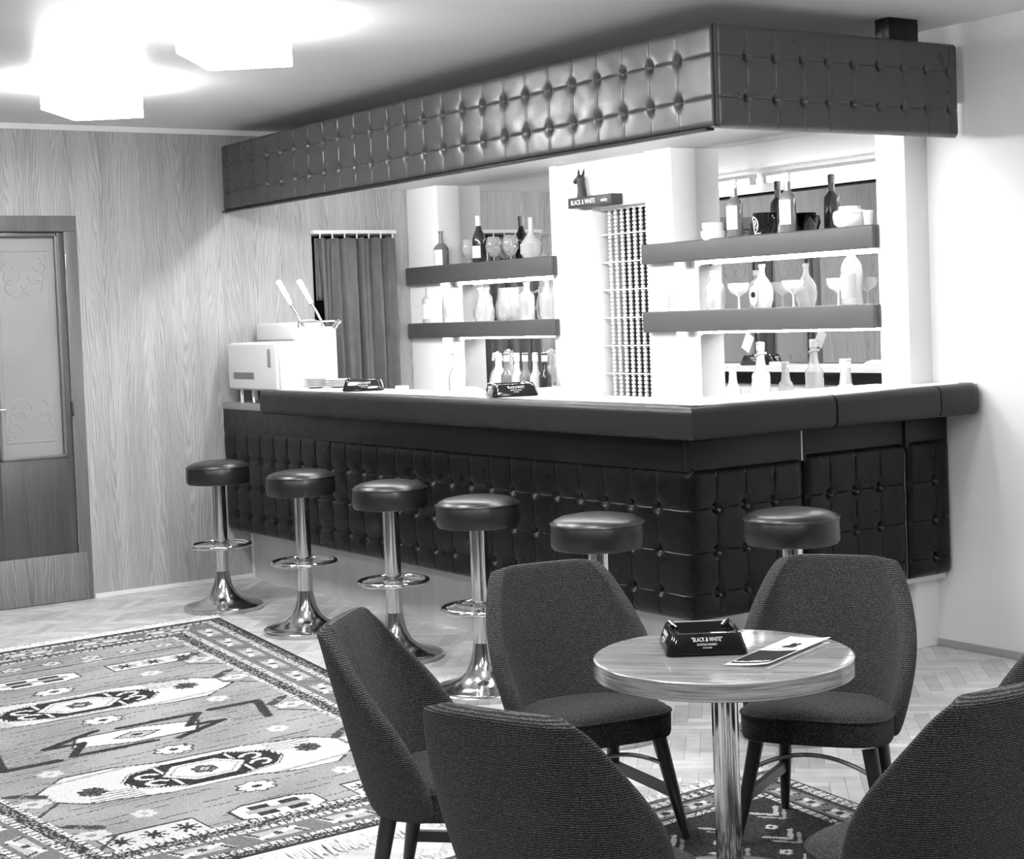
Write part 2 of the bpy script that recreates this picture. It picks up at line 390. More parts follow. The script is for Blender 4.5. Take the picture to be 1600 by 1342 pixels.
# ------------------------------------------------------------------ tufted upholstery
BUT = None
def tufted(name, mat, parent, o, P0, U, N, width, z0, z1, cols, rows, depth=.035, edge=.03, r0=True, r1=True, butt=True, dimple=1.):
    """padded panel: P0 start (xy), U along, N outward; cols/rows button lines"""
    global BUT
    us = set(np.linspace(0, width, max(6, int(width / .02))).round(5)); zs = set(np.linspace(z0, z1, max(8, int((z1 - z0) / .013))).round(5))
    for c in cols:
        for d in (-.028, -.018, -.011, -.006, -.003, 0, .003, .006, .011, .018, .028):
            if 0 < c + d < width: us.add(round(c + d, 5))
    for r in rows:
        for d in (-.022, -.012, -.006, -.003, 0, .003, .006, .012, .022):
            if z0 < r + d < z1: zs.add(round(r + d, 5))
    for d in (.001, .004, .009, .016): us.add(d); us.add(width - d); zs.add(z0 + d); zs.add(z1 - d)
    us = sorted(us); zs = sorted(zs)
    U = Vector(U); N = Vector(N); P0 = Vector(P0)
    ua = np.array(us); za = np.array(zs); UU, ZZ = np.meshgrid(ua, za)
    def edgef(d): d = np.clip(d / edge, 0, 1); return np.sqrt(1 - (1 - d) ** 2)
    H = np.ones_like(UU) * edgef(ZZ - z0) * edgef(z1 - ZZ)
    if r0: H *= .25 + .75 * edgef(UU)
    if r1: H *= .25 + .75 * edgef(width - UU)
    pil = np.zeros_like(H)
    for c in cols: pil = np.maximum(pil, .15 * np.exp(-np.abs(UU - c) / .0035) + .02 * np.exp(-((UU - c) / .02) ** 2))
    for r in rows: pil = np.maximum(pil, .16 * np.exp(-np.abs(ZZ - r) / .0035) + .015 * np.exp(-((ZZ - r) / .02) ** 2))
    for c in cols:
        for r in rows:
            d = np.hypot(UU - c, (ZZ - r) * .9); pil = np.maximum(pil, dimple * (.62 * np.exp(-(d / .016) ** 2) + .34 * np.exp(-d / .022)))
    nz = .012 * np.sin(UU * 37 + ZZ * 21) * np.sin(ZZ * 53 + UU * 11)
    H = depth * np.clip(H * (1 - np.clip(pil, 0, .95)) + nz * H, 0, 2)
    G = [[tuple(Vector((P0.x, P0.y, za[i])) + U * ua[j] + N * H[i, j]) for j in range(len(us))] for i in range(len(zs))]
    p = MB().grid(G).build(name, mat, parent, off=o, ang=70)
    if butt:
        if BUT is None:
            BUT = bpy.data.meshes.new('button'); b = MB().lathe([(.0, .0075), (.005, .007), (.009, .0045), (.0105, 0), (.0095, -.004)], 12)
            BUT.from_pydata(b.v, [], b.f); BUT.materials.append(M['button']); BUT.polygons.foreach_set('use_smooth', [True] * len(BUT.polygons))
        q = N.to_track_quat('Z', 'Y').to_euler()
        for c in cols:
            for r in rows:
                i = np.argmin(abs(za - r)); j = np.argmin(abs(ua - c))
                pt = Vector((P0.x, P0.y, r)) + U * c + N * (H[i, j] + .003) - Vector(o)
                place(BUT, 'button', p, pt, q)
    return p
X3, Y3 = (1, 0, 0), (0, 1, 0)

# ------------------------------------------------------------------ bar counter
BO = (-2.1, .2, 0)
bar = thing('bar_counter', 'long dark leatherette bar counter with buttoned front and white top', 'bar counter', BO)
# inner carcass, white behind, with open shelf
cz = MB(); cz.box((XL + .002, .175, .296), (-.227, .50, 1.0)); cz.box((-.57, .5, .296), (-.227, 1.42, 1.0)); cz.box((-.262, 1.42, .296), (-.227, YB - .003, 1.0)); cz.build('carcass', 'bright', bar, off=BO, smooth=False)
pl = MB(); pl.box((XL + .004, .30, 0), (-.355, .48, .296)); pl.box((-.57, .48, 0), (-.355, 1.42, .296)); pl.build('plinth', 'plinth', bar, off=BO, smooth=False)
MB().box((XL + .002, .290, 0), (XL + .018, .302, .296)).build('corner_strip', 'trim', bar, off=BO, smooth=False)
ct = MB(); ct.prism([(-3.50, 0)] * 0 or [(0, 0), (1, 0), (1, 1), (0, 1)], 0, 0) if 0 else None
ct = MB(); ct.box((-3.50, .03, 1.085), (-.03, .40, 1.119), .003); ct.box((-.46, .40, 1.085), (-.03, 1.425, 1.119), .003); ct.box((-.262, 1.42, 1.085), (-.03, YB - .003, 1.119), .003)
ct.build('countertop', 'bright', bar, off=BO)
MB().box((XL + .003, .150, .99), (-3.512, .66, 1.03), .004).build('side_shelf', 'gtrim', bar, off=BO)
# padded rail along the counter edge
prof = []
for k in range(9):
    a = PI / 2 * k / 8; prof.append((-.035 + .035 * math.sin(a), 1.122 - .035 + .035 * math.cos(a)))
for k in range(9):
    a = PI / 2 * k / 8; prof.append((-.03 + .03 * math.cos(a), .995 + .03 - .03 * math.sin(a)))
prof += [(-.10, .995), (-.10, 1.119)]
prof = [(-o_ if 0 else o_, z) for o_, z in prof]
def rail(path, name='edge_rail'): return MB().sweep(prof, path).build(name, 'smooth', bar, off=BO)
rail([(-3.51, 0, 0, -1), (-3.48, 0, 0, -1)] + [(x, 0, 0, -1) for x in np.linspace(-3.3, -.02, 24)] + [(0, 0, 1, -1)])
rail([(0, 0, 1, -1)] + [(0, y, 1, 0) for y in np.linspace(.02, .72, 8)])
rail([(0, .731, 1, 0), (.001, .76, 1, 0), (.001, 1.28, 1, 0), (0, 1.306, 1, 0)])
rail([(0.002, 1.311, 1, 0), (0.004, 1.33, 1, 0), (0.003, 1.50, 1, 0), (-.004, 1.54, 1, 0), (-.022, 1.558, 1, 0), (-.05, 1.567, 1, 0)])
# plain leather band under the rail
bd = MB(); bd.box((XL + .002, .150, .85), (-.235, .18, 1.0), .006); bd.build('upper_band', 'smooth', bar, off=BO)
bs = MB(); bs.box((-.24, .152, .85), (-.205, .73, 1.0), .006); bs.build('upper_band', 'smooth', bar, off=BO)
bs = MB(); bs.box((-.24, .737, .86), (-.203, 1.305, 1.0), .006); bs.build('upper_band', 'smooth', bar, off=BO)
bs = MB(); bs.box((-.24, 1.312, .86), (-.195, YB - .004, 1.0), .008); bs.build('upper_band', 'smooth', bar, off=BO)
MB().box((-.238, .7305, .86), (-.204, .7365, .995)).build('joint_strip', 'trim', bar, off=BO, smooth=False)
ROWS = [.397, .555, .718]
W1 = -.207 - (XL + .003)
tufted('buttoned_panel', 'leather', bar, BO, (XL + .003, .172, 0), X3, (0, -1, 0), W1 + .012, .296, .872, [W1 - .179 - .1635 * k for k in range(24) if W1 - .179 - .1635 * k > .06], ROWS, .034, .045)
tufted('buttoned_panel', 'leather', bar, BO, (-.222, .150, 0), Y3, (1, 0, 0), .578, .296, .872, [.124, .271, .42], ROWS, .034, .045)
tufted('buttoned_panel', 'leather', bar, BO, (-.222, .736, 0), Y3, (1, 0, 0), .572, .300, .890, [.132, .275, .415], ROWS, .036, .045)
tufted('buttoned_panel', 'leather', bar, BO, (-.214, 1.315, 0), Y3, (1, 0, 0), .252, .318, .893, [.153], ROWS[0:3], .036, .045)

# ------------------------------------------------------------------ canopy over the bar
CO = (-2.1, .25, 2.126)
FY, MY = 1.435, 1.59
cp = thing('bar_canopy', 'long buttoned leatherette canopy hanging under the ceiling above the bar', 'canopy', CO)
k = MB(); k.box((XL + .003, .235, 2.135), (-.08, .258, 2.50)); k.box((-.105, .258, 2.135), (-.08, 1.525, 2.50)); k.build('backing_board', 'bright', cp, off=CO, smooth=False)
WC = -.06 - (XL + .003)
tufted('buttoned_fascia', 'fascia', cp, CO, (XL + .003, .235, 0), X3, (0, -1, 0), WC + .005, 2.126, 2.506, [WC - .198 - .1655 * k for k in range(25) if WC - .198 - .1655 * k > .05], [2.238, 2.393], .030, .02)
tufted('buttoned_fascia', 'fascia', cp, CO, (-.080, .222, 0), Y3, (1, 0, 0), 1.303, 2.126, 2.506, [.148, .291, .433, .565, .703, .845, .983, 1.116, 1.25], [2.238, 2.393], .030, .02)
MB().tube([(-.060, .207, 2.13), (-.060, .207, 2.50)], .006, 8).build('corner_piping', 'smooth', cp, off=CO)
MB().box((XL + .003, .20, 2.120), (-.10, .24, 2.128), .002).build('bottom_strip', 'smooth', cp, off=CO)
MB().box((-.16, 1.16, 2.50), (-.085, 1.33, ZC), .004).build('hanger_block', 'leather', cp, off=CO)
k = MB(); k.box((XL + .003, .259, 2.264), (-.107, FY - .002, 2.28)); k.box((XL + .003, FY - .003, 2.2645), (-.302, 1.645, 2.28)); k.build('soffit', 'bright', cp, off=CO, smooth=False)
# fluorescent battens behind the canopy board and below the shelves
def batten(name, label, a, b, up, group, tube_r=.013, hw=.022):
    """a,b world ends (horizontal); up: offset of the housing from the tube"""
    a, b, up = Vector(a), Vector(b), Vector(up); o = tuple((a + b) / 2)
    t = thing(name, label, 'lamp', o, 0, group)
    MB().tube([a, b], tube_r, 8).build('tube', 'tube', t, off=o)
    hb = MB(); d = (b - a).normalized(); mid = (a + b) / 2 + up; L = (b - a).length; u = up.normalized(); s = d.cross(u)
    T = Matrix((d, s, u)).transposed().to_4x4(); T.translation = mid
    hb.box((-L / 2 - .03, -hw, -.008), (L / 2 + .03, hw, .014), .003, 2, T); hb.build('housing', 'enamel', t, off=o)
    for p, sg in ((a, -1), (b, 1)):
        e = MB(); T2 = T.copy(); T2.translation = p + d * sg * .015
        e.box((-.014, -.016, -.016), (.014, .016, up.length), .002, 2, T2); e.build('end_cap', 'enamel', t, off=o)
    return t
batten('fluorescent_batten', 'fluorescent tube behind the long canopy board, left half', (-3.85, .32, 2.195), (-2.75, .32, 2.195), (0, 0, .030), None, .013, .024)
batten('fluorescent_batten', 'fluorescent tube behind the long canopy board, middle', (-2.6, .32, 2.195), (-1.30, .32, 2.195), (0, 0, .030), None, .013, .024)
batten('fluorescent_batten', 'fluorescent tube behind the long canopy board, next to its corner', (-1.15, .32, 2.195), (-.2, .32, 2.195), (0, 0, .030), None, .013, .024)
batten('fluorescent_batten', 'fluorescent tube behind the short canopy board by the white wall', (-.170, .40, 2.195), (-.170, .95, 2.195), (0, 0, .030), None, .013, .024)

# ------------------------------------------------------------------ back bar
FY, MY = 1.435, 1.59
KO = (-2.3, 1.52, 0)
bb = thing('back_bar', 'bright white back bar with two tall mirrors and a beaded doorway', 'back bar', KO)
for x0, x1 in ((XL + .003, -3.955), (-2.80, -2.43), (-1.985, -1.776), (-.434, -.272)): MB().box((x0, FY, 0), (x1, 1.645, 2.2635), .003).build('column', 'bright', bb, off=KO)
k = MB(); k.box((-2.43, FY + .003, 2.01), (-1.985, 1.62, 2.2635), .002); k.build('lintel', 'bright', bb, off=KO)
MB().box((-2.73, FY - .006, 2.257), (-1.99, FY + .001, 2.2638)).build('lintel_moulding', 'gtrim', bb, off=KO, smooth=False)
for x0, x1 in ((-3.955, -2.80), (-1.776, -.434)):
    MB().box((x0, MY, 1.0), (x1, MY + .008, 2.2635)).build('mirror', 'mirror', bb, off=KO, smooth=False)
k = MB(); k.box((XL + .003, 1.20, .0), (-2.45, MY, .93), .003); k.box((-1.97, 1.20, 0), (-.575, MY, .93), .003); k.build('low_cabinet', 'bright', bb, off=KO)
MB().box((-2.46, 1.63, 0), (-1.955, 1.64, 2.02)).build('bead_doorway_shade', 'dark', bb, off=KO, smooth=False)  # black sheet, the unlit space behind the beads put into its colour
MB().box((-2.45, 1.30, .85), (-1.97, 1.44, 1.0), .003).build('door_sill', 'bright', bb, off=KO)
# padded display shelves
def shelf(label, x0, x1, z0, z1, left_open):
    o = ((x0 + x1) / 2, 1.49, z0); t = thing('display_shelf', label, 'shelf', o, 0, 'padded shelves of the back bar')
    MB().box((x0, 1.39, z0), (x1, 1.415, z1), .008, 3).build('padded_edge', 'shelfl', t, off=o)
    MB().box((x1 - .022, 1.413, z0 + .001), (x1, FY - .002, z1 - .001), .004).build('padded_return', 'shelfl', t, off=o)
    b = MB(); b.box((max(x0, XL + .01) , 1.414, z1 - .03), (x1 - .02, FY - .001, z1 - .006))
    a0 = -3.953 if x0 < -3 else -1.774; a1 = -2.802 if x0 < -3 else -.436
    b.box((a0, FY, z1 - .03), (a1, MY - .001, z1 - .006)); b.build('board', 'bright', t, off=o, smooth=False)
    return a0, a1
for lab, x0, x1, z0, z1 in (('upper padded shelf between beaded doorway and wood wall', -4.285, -2.752, 1.675, 1.782), ('lower padded shelf between beaded doorway and wood wall', -4.285, -2.748, 1.349, 1.441),
                            ('upper padded shelf right of the beaded doorway, with whisky bottles', -1.978, -.420, 1.697, 1.797), ('lower padded shelf right of the beaded doorway, with coupe glasses', -1.985, -.424, 1.357, 1.460)):
    a0, a1 = shelf(lab, x0, x1, z0, z1, 1)
    side = 'left' if x0 < -3 else 'right'
    lev = 'upper' if z0 > 1.5 else 'lower'
    batten('shelf_light', 'white strip light under the %s shelf %s of the beaded doorway' % (lev, side), (a0 + .06, 1.535, z0 - .004), (a1 - .06, 1.535, z0 - .004), (0, 0, .022), 'strip lights below the shelves', .008)
SZ = {'R1': 1.791, 'R2': 1.454, 'L1': 1.776, 'L2': 1.435, 'B': .93}

# bead curtain (uncountable)
k = MB()
ico = bmesh.new(); bmesh.ops.create_icosphere(ico, subdivisions=1, radius=1); iv = [v.co.copy() for v in ico.verts]; fi = [[v.index for v in f.verts] for f in ico.faces]; ico.free()
for i in range(8):
    x = -2.362 + i * .0515
    z = 2.0
    while z > .97:
        k.add([Vector((x, 1.50, z)) + Vector((v.x * .0132, v.y * .0132, v.z * .0122)) for v in iv], fi); z -= .0205
for z in np.arange(1.0, 2.0, .145): k.bar((-2.425, 1.488, z), (-1.99, 1.488, z), .006, .006)
k.bar((-2.425, 1.50, 2.003), (-1.99, 1.50, 2.003), .02, .012)
tag(k.build('bead_curtain', 'bead'), 'white bead curtain hanging in the dark back bar doorway', 'curtain', kind='stuff')

# sign with dog figurine above the beads
o = (-2.35, FY - .04, 2.015); t = thing('advertising_sign', 'small black sign with white lettering and a dark terrier figure above the bead curtain', 'sign', o)
MB().box((-2.535, FY - .075, 2.016), (-2.165, FY - .001, 2.070), .003).build('sign_box', 'blackm', t, off=o)
tx = MB(); RX = Matrix.Rotation(PI / 2, 4, 'X')
textinto(tx, 'BLACK & WHITE', .036, .78, Matrix.Translation((-2.405, FY - .0755, 2.043)) @ RX); textinto(tx, 'whisky', .026, .8, Matrix.Translation((-2.225, FY - .0755, 2.042)) @ RX)
tx.build('lettering', 'letter', t, off=o, smooth=False)
dg = MB(); D = Matrix.Translation((-2.46, FY - .038, 2.07)) @ Matrix.Scale(.82, 4)
dg.tube([(0, 0, 0), (.004, 0, .03), (0, 0, .07), (-.008, 0, .10)], [.034, .030, .027, .026], 12, T=D)
dg.tube([(-.005, 0, .10), (-.012, 0, .125), (-.012, 0, .145)], [.026, .031, .018], 12, T=D)
dg.tube([(-.012, 0, .122), (-.045, -.012, .108), (-.055, -.015, .098)], [.022, .017, .012], 10, T=D)
for sy in (-1, 1): dg.tube([(-.004, sy * .016, .14), (.0, sy * .020, .165), (.004, sy * .021, .185)], [.010, .007, .001], 8, T=D)
dg.tube([(.03, 0, .0), (.03, 0, .02)], [.02, .012], 8, T=D)
dg.build('dog_figurine', 'blackm', t, off=o)

# ------------------------------------------------------------------ bottles and glasses
def bottle(name, label, cat, x, y, z, prof, mat, labels=(), cap=None, sy=1., group=None, rz=0., fill=None):
    t = thing(name, label, cat, (x, y, z), rz, group)
    MB().lathe(prof, 24, sy=sy).build('glass_body', mat, t)
    for zz0, zz1, rr, mm in labels:
        n = 14; v = MB(); G = []
        for q in (zz0, zz1): G.append([(rr * math.cos(a), rr * sy * math.sin(a), q) for a in np.linspace(-PI / 2 - 1.15, -PI / 2 + 1.15, n)])
        G2 = [[(p[0] * .975, p[1] * .975, p[2]) for p in row] for row in G]
        v.grid(G); v.grid(G2); v.build('paper_label', mm, t)
    if cap: MB().lathe(cap[0], 16).build('cap', cap[1], t)
    if fill: MB().lathe(fill[0], 20, sy=sy).build('spirit', fill[1], t)
    return t
def wp(r=.038, h=.29, neck=.013, sh=.19, nk=.225):
    return [(r * .85, 0), (r, .006), (r, sh), (r * .93, sh + .012), (r * .62, sh + .026), (neck * 1.15, nk), (neck, h - .03), (neck, h - .012), (neck * 1.25, h - .01), (neck * 1.25, h)]
def whisky(x, y, z, label, h=.275, mat='mid', lab='label', r=.038):
    t = bottle('whisky_bottle', label, 'bottle', x, y, z, wp(r, h * .93, .013, h * .58, h * .71), mat, [(h * .15, h * .555, r * 1.02, lab)], ([(.0165, h * .85), (.0165, h * .99), (.015, h)], 'enamel'), group='bottles on the back bar')
    MB().lathe([(.0155, h * .70), (.0148, h * .85)], 16).build('neck_foil', 'foil', t); return t
y0 = 1.45
whisky(-1.342, y0, SZ['R1'], 'dark whisky bottle with white label, left of the black jug')
whisky(-.986, y0, SZ['R1'], 'dark whisky bottle with white label, right of the black jug')
# jug with round emblem
t = thing('water_jug', 'squat black jug with a round white emblem on the top shelf', 'jug', (-1.153, 1.465, SZ['R1']), -.25)
MB().lathe([(.050, 0), (.054, .004), (.060, .04), (.066, .10), (.068, .128), (.064, .128), (.060, .10), (.052, .01)], 28).build('jug_body', 'black', t)
MB().tube([(.062, 0, .105), (.092, 0, .105), (.098, 0, .07), (.085, 0, .035), (.058, 0, .03)], .007, 8).build('handle', 'black', t)
em = MB()
def on_jug(u, z, lift=.002): r = .054 + .014 * z / .128 + lift; return (r * math.sin(u / .062), -r * math.cos(u / .062), z)
em.tube([on_jug(-.01 + .034 * math.cos(a), .064 + .042 * math.sin(a)) for a in np.linspace(0, 2 * PI, 26)[:-1]], .0035, 6, True)
em.tube([on_jug(-.025, .05), on_jug(-.015, .08), on_jug(.004, .085), on_jug(.008, .068), on_jug(-.008, .058)], .004, 6)
em.tube([on_jug(-.02, .045), on_jug(.005, .045), on_jug(.012, .056)], .003, 6)
em.tube([on_jug(-.03 + .01 * q, .012 + .005 * (q % 2)) for q in range(8)], .003, 6)
em.build('emblem', 'letter', t)
t.scale = (.83, .83, .83)
t = tag(MB().lathe([(.042, 0), (.03, .05), (.0, .085)], 14, sy=.5).build('folded_napkin', 'paper', loc=(-1.075, 1.505, SZ['R1'])), 'white folded napkin cone behind the black jug', 'napkin')
t = thing('dish_stack', 'low stack of white dishes at the left of the top right shelf', 'dish', (-1.482, 1.44, SZ['R1']))
MB().lathe([(.05, 0), (.062, .02), (.062, .045), (.058, .045)], 24).build('lower_dish', 'china', t); MB().lathe([(.05, .046), (.055, .06), (.055, .082), (.05, .082)], 24).build('upper_dish', 'china', t)
t = thing('lidded_bowl', 'white lidded bowl near the right end of the top shelf', 'bowl', (-.60, 1.45, SZ['R1']))
MB().lathe([(.05, 0), (.072, .02), (.078, .05), (.075, .062)], 24).build('bowl', 'china', t); MB().lathe([(.078, .063), (.07, .075), (.05, .082), (.05, .095), (.0, .098)], 24).build('lid', 'china', t)
tag(MB().lathe([(.022, 0), (.026, .07), (.024, .07), (.02, .004)], 18).build('shot_glass', 'milky', loc=(-.485, 1.44, SZ['R1'])), 'small pale glass beside the lidded bowl at the shelf end', 'glass')
# lower right shelf
whisky(-1.798, y0, SZ['R2'], 'pale bottle with grey label on the lower shelf beside the bead curtain', .195, 'milky', 'greylab', .038)
bottle('gin_bottle', 'clear slim bottle on lower shelf, left of the first coupe glass', 'bottle', -1.508, y0, SZ['R2'], wp(.037, .19, .015, .115, .145), 'milky', [(.015, .07, .038, 'greylab')], ([(.018, .162), (.018, .190), (.0, .191)], 'enamel'), group='bottles on the back bar')
CP = [(.030, 0), (.028, .003), (.006, .008), (.005, .06), (.012, .068), (.04, .084), (.052, .106), (.053, .126), (.051, .126), (.038, .088), (.0, .073)]
def coupe(x, lab, y=1.45): return tag(MB().lathe(CP, 26).build('coupe_glass', 'milky', loc=(x, y, SZ['R2'])), lab, 'glass', 'coupe glasses')
coupe(-1.331, 'coupe glass just left of the round pinched flask'); coupe(-.967, 'coupe glass right of the round pinched flask'); coupe(-.735, 'coupe glass beside the tall bottle at the shelf end', 1.50)
t = bottle('flask_bottle', 'round pinched flask bottle with an oval label between two coupe glasses', 'bottle', -1.169, y0, SZ['R2'],
           [(.038, 0), (.048, .009), (.060, .04), (.063, .070), (.057, .103), (.039, .132), (.020, .152), (.017, .165), (.017, .190), (.021, .193), (.021, .208)], 'milky', sy=.62, group='bottles on the back bar')
e = MB(); e.lathe([(.042, -.002), (.042, .002), (0, .003)], 22, T=Matrix.Translation((-.016, -.040, .064)) @ Matrix.Rotation(PI / 2, 4, 'X') @ Matrix.Scale(1.15, 4, (0, 1, 0)) @ Matrix.Scale(.72, 4, (1, 0, 0))); e.build('oval_label', 'greylab', t)
e = MB(); e.lathe([(.013, 0), (.013, .003), (0, .004)], 14, T=Matrix.Translation((-.016, -.043, .068)) @ Matrix.Rotation(PI / 2, 4, 'X')); e.build('label_crest', 'ink', t)
bottle('tall_bottle', 'tall straight clear bottle at the right end of the lower shelf', 'bottle', -.604, y0, SZ['R2'], [(.043, 0), (.047, .006), (.047, .155), (.043, .175), (.030, .20), (.018, .213), (.016, .228), (.019, .230), (.019, .240)], 'milky', [(.035, .14, .0482, 'greylab')], group='bottles on the back bar')
# bottles on the low cabinet at the right
t = bottle('liqueur_bottle', 'white capped bottle with a paper tag tied round its neck', 'bottle', -1.164, 1.42, SZ['B'], wp(.043, .37, .017, .215, .29), 'milky', [(.04, .19, .044, 'label')], ([(.0195, .335), (.0195, .372), (0, .374)], 'enamel'), group='bottles on the back bar')
MB().box((-.09, -.064, .235), (-.035, -.060, .315), .001, 1, Matrix.Rotation(.5, 4, 'Y') @ Matrix.Translation((-.13, 0, .045))).build('neck_tag', 'kraft', t)
MB().tube([(.026 * math.cos(a), .026 * math.sin(a), .315 + .008 * math.cos(a)) for a in np.linspace(0, 2 * PI, 14)[:-1]], .004, 6, True).build('string', 'kraft', t)
bottle('syrup_bottle', 'small clear bottle standing left of the tagged bottle', 'bottle', -1.358, 1.42, SZ['B'], wp(.036, .265, .017, .15, .20), 'milky', cap=([(.019, .235), (.019, .266), (0, .267)], 'enamel'), group='bottles on the back bar')
bottle('cream_bottle', 'short white capped bottle right of the tagged bottle', 'bottle', -.629, 1.42, SZ['B'], wp(.045, .295, .021, .16, .22), 'milky', cap=([(.025, .255), (.025, .296), (0, .297)], 'enamel'), group='bottles on the back bar')
# upper left shelf
bottle('brandy_bottle', 'dark shouldered bottle with pale label beside the wood wall', 'bottle', -3.955, y0, SZ['L1'], [(.042, 0), (.046, .005), (.046, .09), (.044, .11), (.03, .128), (.014, .14), (.0125, .20), (.015, .201), (.015, .212)], 'mid', [(.006, .10, .0467, 'label')], group='bottles on the back bar')
whine = [(.036, 0), (.040, .006), (.040, .13), (.036, .155), (.020, .19), (.0145, .21), (.014, .255)]
bottle('wine_bottle', 'dark wine bottle with white capsule between brandy balloons', 'bottle', -3.521, 1.44, SZ['L1'], whine, 'brown', [(.03, .10, .041, 'label')], ([(.0175, .215), (.0175, .272), (0, .273)], 'enamel'), group='bottles on the back bar')
SN = [(.030, 0), (.028, .003), (.006, .008), (.006, .028), (.028, .040), (.046, .070), (.049, .094), (.041, .130), (.033, .146)]
for x, lab in ((-3.664, 'brandy balloon glass left of the dark wine bottle'), (-3.40, 'brandy balloon glass right of the dark wine bottle'), (-3.231, 'brandy balloon glass beside the round decanter')):
    tag(MB().lathe(SN, 26).build('brandy_balloon', 'glass', loc=(x, 1.46, SZ['L1'])), lab, 'glass', 'brandy balloons')
t = bottle('decanter', 'round bellied decanter with grey label at the right end of its shelf', 'decanter', -3.011, y0, SZ['L1'], [(.043, 0), (.055, .017), (.062, .052), (.055, .092), (.034, .122), (.017, .145), (.014, .185), (.017, .225), (.019, .230)], 'milky', [(.027, .085, .0625, 'greylab')], group='bottles on the back bar')
# lower left shelf
bottle('vodka_bottle', 'pale bottle nearest the wood wall on the lower left shelf', 'bottle', -4.12, y0, SZ['L2'], wp(.042, .235, .017, .14, .175), 'milky', [(.03, .12, .043, 'label')], group='bottles on the back bar')
bottle('slim_bottle', 'slim pale bottle with grey label on the lower left shelf', 'bottle', -3.90, y0, SZ['L2'], wp(.036, .225, .015, .14, .17), 'milky', [(.03, .10, .037, 'greylab')], group='bottles on the back bar')
bottle('carafe', 'clear wide carafe in the middle of the lower left shelf', 'carafe', -3.511, y0, SZ['L2'], [(.05, 0), (.06, .02), (.065, .06), (.05, .11), (.032, .15), (.034, .19), (.04, .2)], 'glass')
t = thing('glass_jug', 'large clear glass jug on the lower left shelf', 'jug', (-3.255, y0, SZ['L2']), 2.6)
MB().lathe([(.06, 0), (.072, .02), (.075, .09), (.06, .15), (.058, .19), (.055, .19), (.057, .15), (.07, .09), (.066, .025), (0, .012)], 26).build('jug_body', 'glass', t)
MB().tube([(.058, 0, .17), (.10, 0, .16), (.105, 0, .09), (.074, 0, .06)], .008, 8).build('handle', 'glass', t)
bottle('rum_bottle', 'clear bottle with a dark label right of the glass jug', 'bottle', -3.075, y0, SZ['L2'], wp(.044, .215, .017, .13, .165), 'milky', [(.03, .11, .045, 'greylab')], group='bottles on the back bar')
bottle('square_bottle', 'pale bottle with grey label at the end of the lower left shelf', 'bottle', -2.875, y0, SZ['L2'], wp(.044, .22, .017, .13, .165), 'milky', [(.02, .12, .045, 'greylab')], group='bottles on the back bar')
# low cabinet left: siphons and a carton of bottles
for x, lab in ((-3.75, 'soda siphon standing alone below the left shelves'), (-3.309, 'soda siphon left of the white bottle carton')):
    t = thing('soda_siphon', lab, 'siphon', (x, 1.40, SZ['B']), 0, 'soda siphons')
    MB().lathe([(.05, 0), (.053, .01), (.053, .18), (.04, .225), (.02, .245)], 24).build('glass_body', 'milky', t)
    MB().tube([(0, 0, .24), (0, 0, .30), (-.012, 0, .325), (-.045, 0, .32), (-.055, 0, .285)], [.02, .018, .014, .008, .006], 10).build('spout', 'enamel', t)
    MB().tube([(0, 0, .315), (.03, 0, .325), (.045, 0, .285)], .006, 8).build('lever', 'chrome', t)
t = thing('bottle_carton', 'white carton holding small bottles below the left shelves', 'carton', (-2.985, 1.36, SZ['B']))
k = MB(); k.box((-.235, -.10, 0), (.235, -.094, .145)); k.box((-.235, .094, 0), (.235, .10, .145)); k.box((-.235, -.1, 0), (-.229, .1, .145)); k.box((.229, -.1, 0), (.235, .1, .145)); k.box((-.235, -.1, 0), (.235, .1, .006)); k.build('carton_wall', 'paper', t, smooth=False)
names = ['first dark', 'second dark', 'third dark', 'pale', 'last dark']
for i, (x, m_, lab) in enumerate(((-3.168, 'mid', 'dark small bottle at the left end of the white carton'), (-3.067, 'milky', 'pale small bottle second from the left in the white carton'), (-2.985, 'mid', 'dark small bottle in the middle of the white carton'), (-2.888, 'milky', 'pale small bottle second from the right in the white carton'), (-2.80, 'brown', 'dark small bottle at the right end of the white carton'))):
    bottle('small_bottle', lab, 'bottle', x, 1.36, SZ['B'] + .007, wp(.034, .32, .014, .19, .235), m_, cap=([(.017, .275), (.017, .322), (0, .323)], 'enamel'), group='bottles in the carton')

# ------------------------------------------------------------------ curtain on the left wall
o = (XL + .03, 1.05, 2.0); t = thing('door_curtain', 'dark velvet curtain in folds on a white rail across the side doorway', 'curtain', o)
MB().box((XL + .002, .755, 1.993), (XL + .05, 1.33, 2.017), .004).build('rail', 'enamel', t, off=o)
n = 150; G = []
for z in np.linspace(1.975, .06, 26):
    f = (1.975 - z) / 1.9; row = []
    for i in range(n):
        u = i / (n - 1); ph = u * 2 * PI * 5.6
        y = .80 + .525 * u + .006 * math.sin(ph * .5 + 3 * f)
        amp = .022 + .014 * min(1, f * 3)
        x = XL + .052 + amp * (math.sin(ph + .5 * math.sin(2.3 * ph * .31) + .4 * f) * .7 + .3 * math.sin(ph * 1.7 + 1.2)) - .004 * f
        row.append((x, y, z - .012 * abs(math.sin(ph / 2)) * (f < .02)))
    G.append(row)
cu = MB().grid(G).build('drape', 'curtain', t, off=o, ang=80); md = cu.modifiers.new('solid', 'SOLIDIFY'); md.thickness = .003; bake(cu)
G = []
for z in np.linspace(1.97, 1.60, 10):
    G.append([(XL + .022 + .008 * math.sin(u * 14), .775 + .05 * u * (1 + .2 * math.sin(z * 9)), z) for u in np.linspace(0, 1, 14)])
cu = MB().grid(G).build('drape_end', 'curtain', t, off=o, ang=80); md = cu.modifiers.new('solid', 'SOLIDIFY'); md.thickness = .003; bake(cu)
